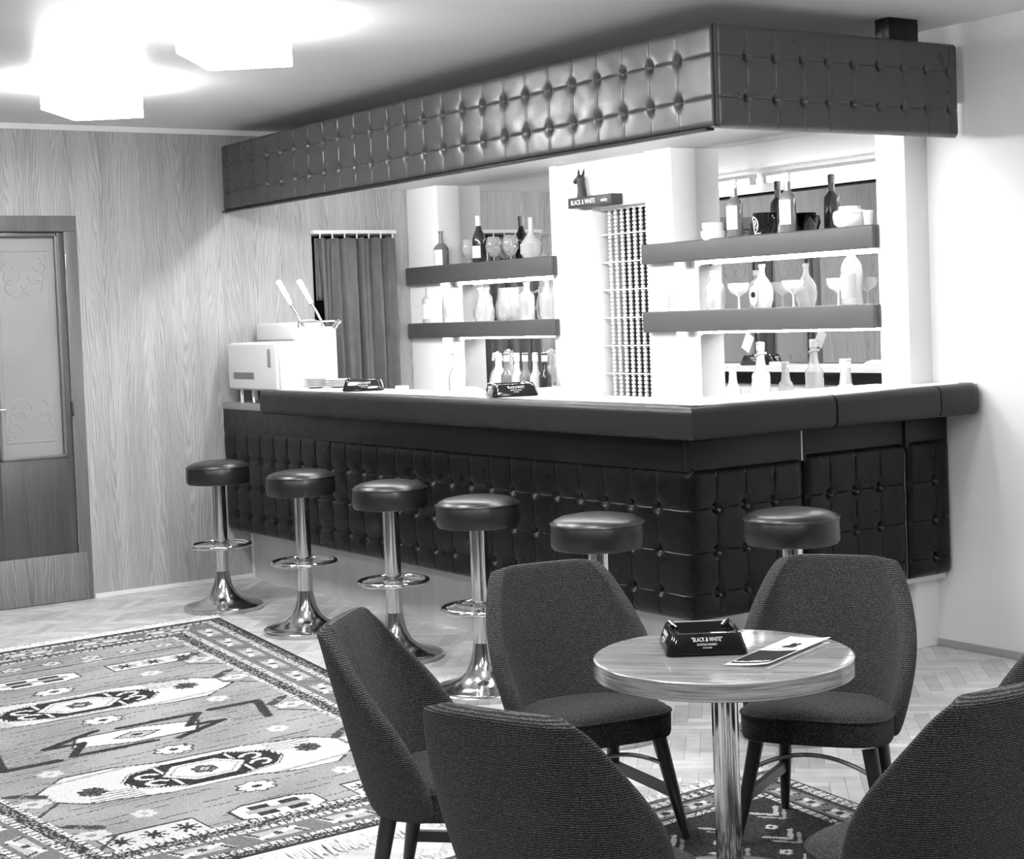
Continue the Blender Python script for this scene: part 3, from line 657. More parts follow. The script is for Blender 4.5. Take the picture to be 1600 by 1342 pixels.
for i in range(7): MB().box((XL + .040, .80 + i * .083, 1.965), (XL + .05, .808 + i * .083, 1.996), .002).build('hook', 'enamel', t, off=o)

# ------------------------------------------------------------------ things on the bar
def make_ashtray(loc, rz, label):
    t = thing('ashtray', label, 'ashtray', loc, rz, 'black advertising ashtrays')
    h, a, b = .056, .103, .090      # half base, half top
    k = MB(); L = []
    def ring(r, z, n=6, rad=.02):
        pts = []
        for cx, cy, a0 in ((1, 1, 0), (-1, 1, PI / 2), (-1, -1, PI), (1, -1, 3 * PI / 2)):
            for q in range(n): an = a0 + PI / 2 * q / (n - 1); pts.append((cx * (r - rad) + rad * math.cos(an), cy * (r - rad) + rad * math.sin(an), z))
        return pts
    rings = [ring(.096, 0), ring(a, .004), ring(a, .010), ring(b, h - .006), ring(b - .002, h - .001), ring(b - .008, h), ring(b - .014, h - .003), ring(b - .022, .024, rad=.03), ring(b - .040, .014, rad=.03)]
    n = len(rings[0]); vs = [p for r in rings for p in r]; fs = [(i * n + j, i * n + (j + 1) % n, (i + 1) * n + (j + 1) % n, (i + 1) * n + j) for i in range(len(rings) - 1) for j in range(n)]
    fs += [tuple(range(n))[::-1], tuple((len(rings) - 1) * n + j for j in range(n))]
    k.add(vs, fs); k.build('tray', 'black', t)
    r = MB()
    for sx, sy in ((1, 1), (-1, 1), (1, -1), (-1, -1)):
        for da in (-.3, .3): r.tube([(sx * (b - .012), sy * (b - .012), h + .0005), (sx * (b - .03), sy * (b - .03 + da * .03), h - .012)], .005, 8)
    r.build('cigarette_rest', 'black', t)
    sl = math.atan2(a - b, h - .016)
    for q in range(4):
        x = MB(); B = Matrix.Rotation(PI / 2 * q, 4, 'Z') @ Matrix.Translation((0, -(a + b) / 2 - .001, .033)) @ Matrix.Rotation(PI / 2 - sl, 4, 'X')
        textinto(x, '"BLACK & WHITE"', .0155, .62, B @ Matrix.Translation((0, .008, .0002))); textinto(x, 'SCOTCH WHISKY', .0075, .85, B @ Matrix.Translation((0, -.0045, .0002))); textinto(x, 'BUCHANAN\'S' if 0 else 'SCOTLAND', .005, .9, B @ Matrix.Translation((0, -.0125, .0002)))
        x.build('lettering', 'letter', t, smooth=False)
    return t
a0 = make_ashtray((1.280, -1.080, .60), math.atan2(.171, .115), 'black glass ashtray on the round table in the foreground')
dup(a0, None, (-2.80, .235, 1.1195), math.radians(60), 'black ashtray on the bar counter nearer the coffee machine')
dup(a0, None, (-1.45, .215, 1.1195), math.radians(68), 'black ashtray on the bar counter nearer the counter corner')
o = (-2.55, .17, 1.1195)
tag(MB().box((-.03, -.022, 0), (.03, .022, .022), .002).build('matchbox', 'enamel', loc=(-2.58, .33, 1.1195)), 'small white box beside the far ashtray on the counter', 'box')
for i, (x, y, rz, lab) in enumerate(((-2.48, .22, .3, 'flat printed coaster right of the far ashtray'), (-1.08, .13, .15, 'flat printed coaster right of the near ashtray'))):
    t = thing('coaster', lab, 'coaster', (x, y, 1.1195), rz, 'coasters on the counter')
    MB().box((-.075, -.05, 0), (.075, .05, .003), .001).build('card', 'card', t); k = MB(); k.box((-.06, -.035, .003), (.05, .005, .0034)); k.build('print', 'grey', t, smooth=False)
tg = [(0, .001)]
t = tag(MB().lathe([(.09, 0), (.095, .008), (.07, .022), (.04, .03), (0, .027)], 20, sy=.6).build('folded_cloth', 'paper', loc=(-1.85, .26, 1.1195)), 'white folded cloth lying on the counter left of the near ashtray', 'cloth')
for i, (x, y, n, lab) in enumerate(((-3.40, .28, 6, 'stack of white saucers in front of the coffee machine'), (-3.30, .36, 5, 'lower stack of white saucers by the far ashtray'))):
    for q in range(n):
        tag(MB().lathe([(.03, 0), (.035, .003), (.066, .010), (.067, .013), (.034, .006), (0, .005)], 26).build('saucer', 'china', loc=(x, y, 1.1195 + q * .0082)), 'white saucer in the ' + ('taller stack in front of the coffee machine' if i == 0 else 'shorter stack nearer the far ashtray'), 'saucer', 'saucers in the ' + ('taller' if i == 0 else 'shorter') + ' stack')
# white cabinet oven on the side shelf
o = (-3.92, .28, 1.03); t = thing('table_oven', 'white enamel table oven with slotted door at the left end of the bar', 'oven', o)
MB().box((-4.22, .165, 1.105), (-3.575, .345, 1.372), .012, 3).build('body', 'enamel', t, off=o)
dr = MB().box((-4.215, .150, 1.112), (-3.60, .168, 1.365), .008, 3).build('door', 'enamel', t, off=o)
MB().box((-3.685, .138, 1.235), (-3.668, .152, 1.335), .004).build('handle', 'vent', dr, off=o)
v = MB(); v.box((-4.14, .147, 1.168), (-3.88, .151, 1.205))
v.build('vent_grille', 'vent', dr, off=o, smooth=False)
for x in (-4.13, -3.66):
    for y in (.19, .32): MB().lathe([(.010, 0), (.010, .08)], 10, (x, y, 1.03)).build('leg', 'enamel', t, off=o)
MB().tube([(-4.0, .20, 1.032), (-4.015, .205, 1.10)], .008, 8).build('valve', 'enamel', t, off=o)
# lever espresso machine, seen from its end
o = (-4.0, .50, 1.03); t = thing('espresso_machine', 'white boxy espresso machine with two raised levers on the bar', 'coffee machine', o)
k = MB(); k.box((-4.29, .375, 1.035), (-3.77, .62, 1.445), .012, 3); k.build('body', 'enamel', t, off=o)
MB().box((-4.27, .36, 1.375), (-3.80, .40, 1.475), .012, 3).build('top_tray', 'enamel', t, off=o)
MB().lathe([(.095, 0), (.09, .03), (.05, .045), (0, .05)], 20, (-3.88, .50, 1.44), sy=.8).build('boiler_dome', 'enamel', t, off=o)
k = MB(); k.tube([(-3.79, .39, 1.445), (-3.79, .39, 1.475), (-3.79, .62, 1.475), (-3.79, .62, 1.445)], .006, 8); k.build('cup_rail', 'chrome', t, off=o)
for y, zt, xo in ((.435, 1.455, 0), (.565, 1.455, 0)):
    lv = MB(); lv.tube([(-3.80, y, 1.43), (-3.84, y - .03, 1.53), (-3.88, y - .06, 1.60)], .008, 10); l = lv.build('lever', 'chrome', t, off=o)
    MB().tube([(-3.865, y - .05, 1.575), (-3.885, y - .062, 1.62), (-3.925, y - .09, 1.705), (-3.928, y - .092, 1.712)], [.013, .016, .019, .012], 12).build('grip', 'enamel', l, off=o)
MB().tube([(-3.76, .60, 1.44), (-3.75, .61, 1.46), (-3.76, .63, 1.47)], .016, 10).build('knob', 'chrome', t, off=o)

# ------------------------------------------------------------------ stools
def make_stool(loc, label):
    t = thing('bar_stool', label, 'bar stool', loc, 0, 'chrome bar stools along the bar')
    base = [(.203, 0), (.205, .004), (.205, .021), (.200, .026), (.175, .031), (.135, .040), (.10, .056), (.07, .083), (.050, .125), (.041, .165), (.0365, .20)]
    MB().lathe(base, 48).build('base', 'steel', t)
    MB().lathe([(.0355, .19), (.0355, .655)], 28).build('pole', 'chrome', t)
    MB().lathe([(.044, .305), (.044, .345)], 24).build('collar', 'chrome', t)
    rg = MB(); rg.tube([(.148 * math.cos(a), .148 * math.sin(a), .335) for a in np.linspace(0, 2 * PI, 49)[:-1]], .0115, 10, True); r = rg.build('foot_ring', 'chrome', t)
    for a in (.3, .3 + 2 * PI / 3, .3 + 4 * PI / 3): MB().tube([(.04 * math.cos(a), .04 * math.sin(a), .328), (.144 * math.cos(a), .144 * math.sin(a), .335)], .009, 8).build('spoke', 'chrome', r)
    MB().lathe([(.06, .648), (.10, .656)], 24).build('seat_plate', 'blackm', t)
    ss = MB(); ss.lathe([(.142, .655), (.156, .658), (.163, .668), (.164, .70), (.162, .738), (.160, .742), (.157, .744)], 48); ss.lathe([(.160, .742), (.153, .754), (.13, .765), (.08, .774), (.0, .777)], 48); s = ss.build('seat', 'seat', t)
    MB().tube([(.162 * math.cos(a), .162 * math.sin(a), .743) for a in np.linspace(0, 2 * PI, 49)[:-1]], .0038, 6, True).build('piping', 'seat', s)
    return t
s0 = make_stool((-3.44, -.29, 0), 'bar stool nearest the wood wall and door')
for x, y, rz, lab in ((-2.545, -.268, .4, 'second bar stool from the wood wall'), (-1.715, -.262, .2, 'third bar stool from the wood wall'), (-.885, -.350, 1.0, 'bar stool left of the chair behind the round table'),
                      (-.05, -.40, .7, 'bar stool partly hidden behind the chair left of the table, near the bar corner'), (.375, .11, 1.4, 'bar stool at the short side of the bar, behind the right chair')):
    dup(s0, None, (x, y, 0), rz, lab)

# ------------------------------------------------------------------ chairs
def make_chair():
    t = thing('lounge_chair', 'x', 'chair', (0, 0, 0), 0, 'ribbed wool lounge chairs round the table')
    Zs = [.278, .305, .35, .405, .46, .52, .58, .64, .69, .718, .734]
    Ws = [.186, .200, .214, .226, .234, .234, .222, .203, .182, .168, .156]
    Yc = [-.165, -.178, -.192, -.205, -.218, -.230, -.243, -.257, -.268, -.275, -.281]
    Kw = [.17, .185, .195, .19, .175, .145, .107, .070, .046, .034, .026]
    ns = 19; G = []
    for z, wd, yc, kw in zip(Zs, Ws, Yc, Kw):
        G.append([(wd * math.sin(s * PI / 2 * .90) / math.sin(PI / 2 * .90), yc + kw * abs(s) ** 2.6, z - (.008 * abs(s) ** 3 if z > .70 else 0)) for s in np.linspace(-1, 1, ns)])
    b = MB().grid(G).build('backrest', 'fabZ', t, ang=180)
    md = b.modifiers.new('solid', 'SOLIDIFY'); md.thickness = .046; md.offset = 0
    md = b.modifiers.new('sub', 'SUBSURF'); md.levels = 2; md.render_levels = 2
    bake(b); b.data.polygons.foreach_set('use_smooth', [True] * len(b.data.polygons))
    # seat: rounded cushion
    def outline(sc, n=64):
        pts = []
        for i in range(n):
            a = 2 * PI * i / n; c_, s_ = math.cos(a), math.sin(a)
            px = abs(c_) ** (2 / 3.4) * math.copysign(1, c_); py = abs(s_) ** (2 / 3.0) * math.copysign(1, s_)
            wd = .200 + .020 * py - .010 * max(0, -py)
            pts.append((px * wd * sc, .005 + py * .185 * sc))
        return pts
    s = MB(); prof = [(.90, .262), (.985, .265), (1.0, .275), (1.005, .325), (.995, .334), (.94, .347), (.8, .358), (.55, .366), (.25, .369), (.02, .370)]
    rows = [[(x, y, z + .012 * (y / .19)) for x, y in outline(sc)] for sc, z in prof]
    for r in rows: r.append(r[0])
    s.grid(rows); n = 64; o = len(s.v); s.v.append((0, 0, .262)); 
    for i in range(n): s.f.append((o, i + 1, i)); s.mi.append(0)
    s.v = [(x, y, z + .012) for x, y, z in s.v]; s = s.build('seat', 'fabY', t, ang=60)
    MB().tube([(x, y, .3445 + .012 * (y / .19)) for x, y in outline(1.004)], .004, 6, True).build('piping', 'fabY', s)
    ft = [(.155, .125, .205, .172), (-.155, .125, -.205, .172), (.135, -.125, .155, -.178), (-.135, -.125, -.155, -.178)]
    for x0, y0_, x1, y1 in ft: MB().tube([(x0, y0_, .275), (x0 * .55 + x1 * .45, y0_ * .55 + y1 * .45, .15), (x1, y1, 0)], [.0215, .0185, .0115], 14).build('leg', 'leg', t)
    for sx in (1, -1): MB().bar((sx * .182, .150, .125), (sx * .146, -.152, .135), .017, .028).build('side_stretcher', 'leg', t)
    for sy, w_ in ((.135, .168), (-.135, .143)):
        k = MB(); k.tube([(w_ * q, sy, .20 + .05 * (1 - q * q)) for q in np.linspace(-1, 1, 15)], .006, 8); k.build('arched_brace', 'steel', t)
    return t
CH = [('A', 1.05, -1.71, .76, 'ribbed wool chair seen side-on, left of the table'),
      ('B', .785, -1.085, -.20, 'ribbed wool chair facing the table from the bar side, left of the ashtray'),
      ('C', 1.207, -.594, -1.0, 'ribbed wool chair right behind the round table, in front of the bar end'),
      ('D', 1.855, -1.91, 1.92, 'ribbed wool chair in the near foreground, seen from behind'),
      ('E', 2.20, -1.30, 3.08, 'ribbed wool chair at lower right, seen from behind with its seat at the left'),
      ('F', 1.92, -.71, -2.17, 'ribbed wool chair cut off by the right edge of the photo')]
c0 = make_chair(); first = True
for nm, x, y, th, lab in CH:
    if first: c0.location = (x, y, .0035); c0.rotation_euler = (0, 0, th - PI / 2); c0['label'] = lab; first = False
    else: dup(c0, None, (x, y, .0035), th - PI / 2, lab)

# ------------------------------------------------------------------ round table
TX, TY, TZ, TR = 1.372, -1.093, .60, .327
t = thing('round_table', 'small round wood laminate table on a single chrome column', 'table', (TX, TY, 0), .75)
MB().lathe([(TR - .01, TZ - .046), (TR - .003, TZ - .004), (TR - .006, TZ), (0, TZ)], 72).build('tabletop', 'table', t)
MB().lathe([(TR - .004, TZ - .047), (TR, TZ - .045), (TR, TZ - .003), (TR - .004, TZ - .0005)], 72).build('edge_band', 'edge', t)
MB().lathe([(.0335, .03), (.0335, TZ - .045)], 32).build('column', 'chrome', t)
MB().lathe([(.10, TZ - .055), (.10, TZ - .046)], 24).build('mounting_plate', 'enamel', t)
MB().lathe([(.21, 0.009), (.21, .018), (.15, .03), (.05, .045), (.035, .06)], 40).build('base', 'steel', t)
# brochure
o = (1.46, -.985, TZ); t = thing('brochure', 'folded white brochure with a dark picture lying on the table beside the ashtray', 'brochure', o)
A_, B_, C_, D_ = [Vector((x, y, 0)) for x, y in ((1.475, -1.182), (1.578, -1.128), (1.457, -.795), (1.340, -.829))]
def onb(u, v, z): return A_.lerp(B_, u).lerp(D_.lerp(C_, u), v) + Vector((0, 0, TZ + z))
def leaf(u0, u1, v0, v1, z, th=.0006, curl=0.):
    k = MB(); n = 10
    G = [[onb(u0 + (u1 - u0) * i / n, v0 + (v1 - v0) * j / n, z + curl * ((i / n)) ** 2) for i in range(n + 1)] for j in range(n + 1)]
    G2 = [[p + Vector((0, 0, th)) for p in r] for r in G]; k.grid(G); k.grid(G2)
    return k
leaf(0, 1, .0, .97, .0006).build('back_leaf', 'card', t, off=o)
f_ = leaf(0, .98, 0, 1, .002, curl=.010); f_.build('front_leaf', 'card', t, off=o)
def patch(poly, z):  # flat print following the leaf
    k = MB(); pts = [onb(u, v, .002 + .0012 + z + .010 * u ** 2 * 1.02) for u, v in poly]; k.add(pts, [tuple(range(len(pts)))]); return k
k = MB()
for j in range(12):
    u0, u1 = .03 + j * .075, .03 + (j + 1) * .075
    pts = [onb(u, v, .0034 + .0104 * (u / .98) ** 2) for u, v in ((u0, .06), (u1, .06), (u1, .50), (u0, .50))]; k.add(pts, [(0, 1, 2, 3)])
k.build('picture', 'ink', t, off=o, smooth=False)
k = MB(); rr = random.Random(4)
for j in range(13):
    u = .08 + j * .063; h_ = rr.uniform(.02, .05)
    k.add([onb(a_, b_, .0040 + .0104 * (a_ / .98) ** 2) for a_, b_ in ((u, .09), (u + .045, .09), (u + .045, .09 + h_), (u, .09 + h_))], [(0, 1, 2, 3)])
k.build('print_line', 'letter', t, off=o, smooth=False)
k = MB()
pts = [(.32, .62), (.62, .62), (.66, .66), (.60, .70), (.66, .74), (.58, .78), (.50, .75), (.46, .80), (.40, .76), (.42, .70), (.34, .68)]
cu_ = [onb(a_, b_, .0036 + .0104 * (a_ / .98) ** 2) for a_, b_ in pts]; k.add(cu_, [tuple(range(len(cu_)))])
for j in range(8): k.add([onb(a_, b_, .0036 + .0104 * (a_ / .98) ** 2) for a_, b_ in ((.2 + j * .08, .55), (.24 + j * .08, .55), (.24 + j * .08, .575), (.2 + j * .08, .575))], [(0, 1, 2, 3)])
k.build('emblem', 'ink', t, off=o, smooth=False)

# ------------------------------------------------------------------ ceiling lamps
def make_lamp(loc, label, rz):
    t = thing('ceiling_lamp', label, 'ceiling lamp', loc, rz, 'square rod glass ceiling lamps')
    L, W_, H = .222, .158, .142
    MB().box((-L + .02, -W_ + .02, -.016), (L - .02, W_ - .02, 0), .004).build('ceiling_plate', 'enamel', t)
    s = MB()
    def rods(ax, ay, bx, by, n):
        pts = []
        for i in range(n):
            for q in range(4):
                u = (i + q / 4) / n; d = .007 * math.sin(PI * q / 4)
                nx, ny = (by - ay), -(bx - ax); l = math.hypot(nx, ny); pts.append((ax + (bx - ax) * u + nx / l * d, ay + (by - ay) * u + ny / l * d))
        return pts
    pts = rods(-L, -W_, L, -W_, 26) + rods(L, -W_, L, W_, 18) + rods(L, W_, -L, W_, 26) + rods(-L, W_, -L, -W_, 18)
    s.grid([[(x, y, z) for x, y in pts + pts[:1]] for z in (-.004, -H)]); s.build('rod_shade', 'lamp', t)
    MB().box((-L + .006, -W_ + .006, -H + .004), (L - .006, W_ - .006, -H + .012)).build('bottom_diffuser', 'lampb', t, smooth=False)
    return t
ra = math.radians(-39)
la = make_lamp((-1.14, -1.17, ZC), 'bright glass ceiling lamp nearer the middle of the room, top of the photo', ra)
dup(la, None, (-2.76, -1.12, ZC), ra, 'bright glass ceiling lamp nearer the wood wall and door')
for x, y, lab in ((.46, -1.22, 'added ceiling lamp over the carpet side of the bar corner, above the frame'), (2.08, -1.24, 'added ceiling lamp above the round table, out of frame'), (3.70, -1.26, 'added ceiling lamp by the white wall, out of frame at the right'),  # unseen lamps, added to brighten the near and right side of the room
                  (-1.16, -4.3, 'added ceiling lamp over the left end of the far row behind the camera'), (1.30, -4.3, 'added ceiling lamp in the middle of the far row behind the camera'), (3.70, -4.3, 'added ceiling lamp nearest above the camera')):
    dup(la, None, (x, y, ZC), ra, lab)

# ------------------------------------------------------------------ rugs
def raster(aw, bw, cell, a0):
    na, nb = int(round(aw / cell)), int(round(2 * bw / cell))
    A = a0 + (np.arange(na) + .5) * cell; B = -bw + (np.arange(nb) + .5) * cell
    AA, BB = np.meshgrid(A, B, indexing='ij'); return AA, BB
class Pat:
    def __init__(s, AA, BB, base): s.A, s.B = AA, BB; s.T = np.full(AA.shape, base)
    def inside(s, pts, A=None, B=None):
        A = s.A if A is None else A; B = s.B if B is None else B
        m_ = np.zeros(A.shape, bool); n = len(pts)
        for i in range(n):
            (x1, y1), (x2, y2) = pts[i], pts[(i + 1) % n]
            if y1 == y2: continue
            c = ((y1 > B) != (y2 > B)) & (A < (x2 - x1) * (B - y1) / (y2 - y1) + x1); m_ ^= c
        return m_
    def poly(s, pts, tone, outline=None, w_=.010):
        s.T[s.inside(pts)] = tone
        if outline is not None: s.line(list(pts) + [pts[0]], w_, outline)
    def line(s, pts, w_, tone):
        for (x1, y1), (x2, y2) in zip(pts[:-1], pts[1:]):
            dx, dy = x2 - x1, y2 - y1; L2 = dx * dx + dy * dy + 1e-12
            u = np.clip(((s.A - x1) * dx + (s.B - y1) * dy) / L2, 0, 1)
            s.T[np.hypot(s.A - x1 - u * dx, s.B - y1 - u * dy) < w_ / 2] = tone
    def flower(s, a, b, r, tin=.66, tout=.03, n=8, asp=1.):
        d = np.hypot((s.A - a), (s.B - b) / asp); th = np.arctan2((s.B - b) / asp, s.A - a)
        R = r * (.72 + .28 * np.abs(np.cos(th * n / 2)))
        s.T[d < R + .009] = tout; s.T[d < R] = tin; s.T[d < r * .28] = tout
    def star(s, a, b, r, tone=.03):
        for q in range(4):
            an = q * PI / 4 + .2; s.line([(a - r * math.cos(an), b - r * math.sin(an)), (a + r * math.cos(an), b + r * math.sin(an))], .011, tone)
def knotmesh(name, P, parent, fmap, thick=.008):
    na, nb = P.T.shape; ia = np.arange(na + 1); ib = np.arange(nb + 1)
    U, V = np.meshgrid(ia / na, ib / nb, indexing='ij')
    XY = fmap(U, V); Z = np.full(U.shape, thick) + RNG.uniform(-.0006, .0006, U.shape)
    Z[0, :] = Z[-1, :] = 0.001; Z[:, 0] = Z[:, -1] = 0.001
    vs = np.stack([XY[0], XY[1], Z], -1).reshape(-1, 3).astype('f')
    idx = (ia[:-1, None] * (nb + 1) + ib[None, :-1]).ravel(); fs = np.stack([idx, idx + nb + 1, idx + nb + 2, idx + 1], 1).astype('i')
    me = bpy.data.meshes.new(name); me.vertices.add(len(vs)); me.vertices.foreach_set('co', vs.ravel())
    me.loops.add(fs.size); me.loops.foreach_set('vertex_index', fs.ravel()); me.polygons.add(len(fs)); me.polygons.foreach_set('loop_start', np.arange(0, fs.size, 4, dtype='i'))
    me.update(calc_edges=True); me.validate(); me.materials.append(M['knot'])
    at = me.attributes.new('knot', 'FLOAT_COLOR', 'FACE'); d = np.ones((len(fs), 4), 'f'); t_ = np.clip(P.T + RNG.normal(0, .035, P.T.shape) * (.3 + P.T), .012, .95); d[:, :3] = t_.reshape(-1, 1); at.data.foreach_set('color', d.ravel())
    o = bpy.data.objects.new(name, me); C.objects.link(o); o.parent = parent; return o
def fringe(name, parent, p0, p1, out, n, length):
    k = MB(); p0, p1, out = Vector(p0), Vector(p1), Vector(out); rr = random.Random(9)
    for i in range(n):
        b = p0.lerp(p1, (i + rr.random()) / n); L = length * rr.uniform(.6, 1.1); s_ = (p1 - p0).normalized() * rr.uniform(-.03, .03)
        k.tube([b + Vector((0, 0, .006)), b + out * L * .5 + s_ * .5 + Vector((0, 0, .007 + .004 * rr.random())), b + out * L + s_ + Vector((0, 0, .003))], [.0028, .0024, .0018], 4, cap=False)
    return k.build(name, 'fringe', parent)
def border(P, a0, a1, bw, bands, motif):
    d = np.minimum(np.minimum(P.A - a0, a1 - P.A), np.minimum(P.B + bw, bw - P.B))
    side = np.minimum(P.A - a0, a1 - P.A) < np.minimum(P.B + bw, bw - P.B)
    along = np.where(side, P.B, P.A); rnd = RNG.random(P.A.shape)
    for lo, hi, kind in bands:
        mk = (d >= lo) & (d < hi)
        if isinstance(kind, float): P.T[mk] = kind
        elif kind == 'speckle': P.T[mk] = np.where((rnd[mk] < .45), .04, .42)
        elif kind == 'dash': P.T[mk] = np.where(((along[mk] / .032) % 1 < .72) ^ (rnd[mk] < .12), .56, .06)
        elif kind == 'darkspeck': P.T[mk] = np.where((rnd[mk] < .72), .035, .30)
        elif kind == 'motif':
            c = (lo + hi) / 2; u = ((along / motif) % 1 - .5) * motif; v = d - c; P.T[mk] = .15
            sh_ = (np.abs(u + v * .5) < motif * .33) & (np.abs(v) < (hi - lo) * .30) & mk
            P.T[sh_] = .40
            s2 = (np.abs(np.abs(u + v * .5) - motif * .26) < .007) & (np.abs(v) < (hi - lo) * .36) & mk; P.T[s2] = .04
            s3 = (np.abs(v - .25 * u) < .012) & (np.abs(u) < motif * .3) & mk; P.T[s3] = .62
            s4 = (np.hypot(u, v) < .016) & mk; P.T[s4] = .05
    return d
def big_rug():
    a0, a1, bw = -1.93, 1.55, 1.0
    AA, BB = raster(a1 - a0, bw, .0072, a0); P = Pat(AA, BB, .27)
    # quiet hatching of the field, running across the rug
    P.T += .045 * np.sin(BB * 9 + 3 * np.sin(AA * 5)) * np.sin(AA * 7)
    hat = (np.abs(((AA + .06 * BB) / .058) % 1 - .5) < .062) & (RNG.random(AA.shape) < .75) & (np.sin(BB * 11 + np.floor((AA + .06 * BB) / .058) * 2.1) > -.1); P.T[hat] = .07
    for s_ in (-1, 1):
        c = s_ * .61
        def q(pts): return [(c + a, b) for a, b in pts]
        P.poly(q([(-.03, .58), (.09, .60), (.235, .44), (.235, .26), (.185, .10), (.185, -.22), (.12, -.50), (.03, -.58), (-.09, -.60), (-.235, -.44), (-.235, -.26), (-.185, -.10), (-.185, .22), (-.12, .50)]), .54, .05, .012)
        for b0 in (-1, 1):
            for j in range(7): P.line(q([(-.18 * b0 + .022 * j * b0, .30 * b0), (-.20 * b0 + .03 * j * b0, .53 * b0 - .015 * j * b0)]), .0075, .12)
            P.flower(c, .43 * b0, .042, .10, .04, 6); P.star(c, .43 * b0, .05)
            P.line(q([(.21 * b0, .20 * b0), (.17 * b0, .52 * b0)]), .018, .30)
        hexo = [(.03, .31), (.11, .25), (.15, .10), (.15, -.14), (.07, -.29), (-.03, -.31), (-.11, -.25), (-.15, -.10), (-.15, .14), (-.07, .29)]
        P.poly(q(hexo), .02, .66, .016); P.line(q(hexo + hexo[:1]), .006, .03)
        for b0 in (-1, 1):
            for a_ in (-1, 1):
                tt = np.linspace(0, 4.6, 16); P.line([(c + a_ * .045 + .038 * math.cos(x) * (1 - x / 9), b0 * (.205 + .036 * math.sin(x))) for x in tt], .017, .66)
            P.line(q([(-.12, .14 * b0), (.12, .14 * b0)]), .014, .5)
        hexi = [(0, .17), (.105, .085), (.105, -.085), (0, -.17), (-.105, -.085), (-.105, .085)]
        P.poly(q(hexi), .56, .03, .010); P.line(q([(a * .8, b * .8) for a, b in hexi + hexi[:1]]), .006, .2); P.flower(c, 0, .042, .12, .03, 6); P.flower(c, 0, .02, .4, .03, 4)
    # zigzag between the medallions
    P.poly([(-.10, .05), (-.03, .26), (.10, .20), (.10, -.05), (.03, -.26), (-.10, -.20)], .60, .05, .012)
    P.poly([(-.05, 0), (0, .09), (.05, 0), (0, -.09)], .36, .04, .010); P.poly([(-.018, 0), (0, .03), (.018, 0), (0, -.03)], .04)
    for s_ in (-1, 1):
        P.line([(-.135 * s_, -.02 * s_), (-.135 * s_, .30 * s_), (.02 * s_, .20 * s_), (.03 * s_, .34 * s_), (.16 * s_, .10 * s_)], .034, .025)
        P.line([(-.15 * s_, .36 * s_), (-.15 * s_, .56 * s_), (.10 * s_, .50 * s_)], .040, .03)
        for j in range(7): P.line([(-.10 * s_ + .03 * j * s_, .36 * s_), (-.12 * s_ + .03 * j * s_, .50 * s_)], .007, .10)
    for a_, b_ in ((.30, .02), (-.30, -.02), (.92, .05), (-.92, 0)): P.flower(a_, b_, .058, .62, .03, 8, 1.25)
    for a_, b_ in ((.30, .45), (.30, -.45), (-.30, .45), (-.30, -.45), (.95, .40), (.95, -.40), (-.95, .4), (-.95, -.4), (-1.4, .3), (-1.4, -.3)): P.flower(a_, b_, .045, .50, .30, 6)
    for a_ in (1.17, -1.17):
        P.poly([(a_ - .085, .10), (a_ - .05, .17), (a_ + .05, .17), (a_ + .085, .10), (a_ + .085, -.10), (a_ + .05, -.17), (a_ - .05, -.17), (a_ - .085, -.10)], .62, .04, .012)
        for x in (-1, 1):
            for y in (-1, 1): P.poly([(a_ + x * .055, y * .02), (a_ + x * .055, y * .10), (a_ + x * .012, y * .10), (a_ + x * .012, y * .02)], .03)
        P.poly([(a_ - .018, -.13), (a_ + .018, -.13), (a_ + .018, .13), (a_ - .018, .13)], .30); 
        for b0 in (-1, 1):
            P.poly([(a_ - .075, b0 * .30), (a_ + .075, b0 * .30), (a_ + .075, b0 * .66), (a_ - .075, b0 * .66)], .52, .05, .010)
            for j in range(3): P.star(a_, b0 * (.36 + .12 * j), .045)
    # corner pieces along both sides
    for b0 in (-1, 1):
        for a_ in (-1.05, -.61, 0, .61, 1.05):
            P.line([(a_ - .16, b0 * .70), (a_ - .05, b0 * .58), (a_ + .05, b0 * .58), (a_ + .16, b0 * .70)], .014, .05)
            P.line([(a_ - .13, b0 * .66), (a_ - .06, b0 * .585)], .042, .05); P.flower(a_, b0 * .645, .05, .50, .22, 6, 1.4)
            for j in range(4): P.line([(a_ - .11 + .02 * j, b0 * .63), (a_ - .10 + .02 * j, b0 * .655)], .006, .35)
    P.line([(-1.38, -.68), (-1.38, .68)], .016, .05); P.line([(1.30, -.68), (1.30, .68)], .014, .06)
    for j in range(9): P.flower(-1.48, -.62 + j * .155, .04, .50, .10, 6)
    border(P, a0, a1, bw, [(0, .022, .03), (.022, .055, 'darkspeck'), (.055, .085, 'dash'), (.085, .205, 'motif'), (.205, .235, 'dash'), (.235, .285, 'darkspeck'), (.285, .31, 'dash')], .29)
    ca, cb, cc, cdn = (-3.19, -.425), (.33, -.87), (.35, -2.46), (-3.02, -2.86)   # bar side far, bar side near, near side, far side
    o = (-1.4, -1.65, 0); t = thing('oriental_rug', 'large fringed oriental rug with two white medallions on the floor before the bar', 'rug', o)
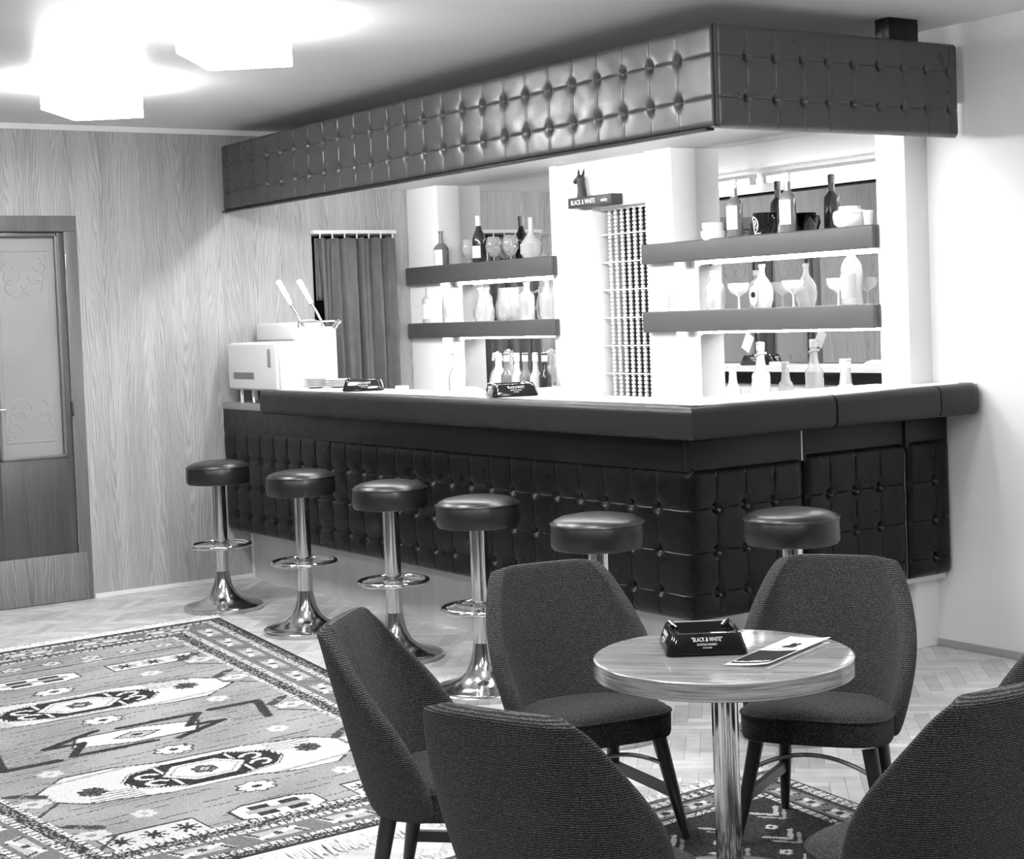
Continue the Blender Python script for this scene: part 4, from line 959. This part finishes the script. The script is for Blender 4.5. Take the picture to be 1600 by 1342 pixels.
    def fm(U, V):   # V 0..1 from b=-bw to +bw ; +bw at the bar side
        r = []
        for k_ in (0, 1): r.append((cdn[k_] * (1 - U) + cc[k_] * U) * (1 - V) + (ca[k_] * (1 - U) + cb[k_] * U) * V - o[k_])
        return r
    knotmesh('pile', P, t, fm)
    fringe('fringe', t, (ca[0] - o[0], ca[1] - o[1], 0), (cdn[0] - o[0], cdn[1] - o[1], 0), (-1, .06, 0), 900, .13)
    fringe('fringe', t, (cb[0] - o[0], cb[1] - o[1], 0), (cc[0] - o[0], cc[1] - o[1], 0), (1, 0, 0), 700, .13)
big_rug()
def small_rug():
    a0, a1, bw = 0., 1.75, .72
    AA, BB = raster(a1 - a0, bw, .0065, a0); P = Pat(AA, BB, .035)
    for i in range(7):
        for j in range(-2, 3):
            a_, b_ = .34 + i * .18, j * .20 + (.05 if i % 2 else -.05)
            P.line([(a_ - .06, b_ - .05), (a_, b_), (a_ - .06, b_ + .05)], .016, .48); P.line([(a_ - .02, b_ - .05), (a_ + .04, b_), (a_ - .02, b_ + .05)], .012, .32); P.flower(a_ + .07, b_ + .08, .022, .5, .04, 4)
    for a_ in (.55, 1.1): P.poly([(a_ - .13, 0), (a_, .12), (a_ + .13, 0), (a_, -.12)], .10, .40, .012); P.poly([(a_ - .06, 0), (a_, .055), (a_ + .06, 0), (a_, -.055)], .40, .03, .01)
    border(P, a0, a1, bw, [(0, .012, .05), (.012, .05, 'dash'), (.05, .07, .04), (.07, .15, 'motif'), (.15, .165, .04), (.165, .19, 'dash')], .13)
    o = (.66, -.29, 0); t = thing('small_rug', 'small dark patterned rug under the round table', 'rug', o)
    ex, ey = Vector((1, -.10, 0)).normalized(), Vector((.04, -1, 0)).normalized()
    def fm(U, V): return [ex.x * 1.75 * U + ey.x * 1.44 * V, ex.y * 1.75 * U + ey.y * 1.44 * V]
    P.B = -P.B
    knotmesh('pile', P, t, fm, .004)
    fringe('fringe', t, (0, 0, 0), tuple(ey * 1.44), tuple(-ex), 300, .07); fringe('fringe', t, tuple(ex * 1.75), tuple(ex * 1.75 + ey * 1.44), tuple(ex), 300, .06)
small_rug()
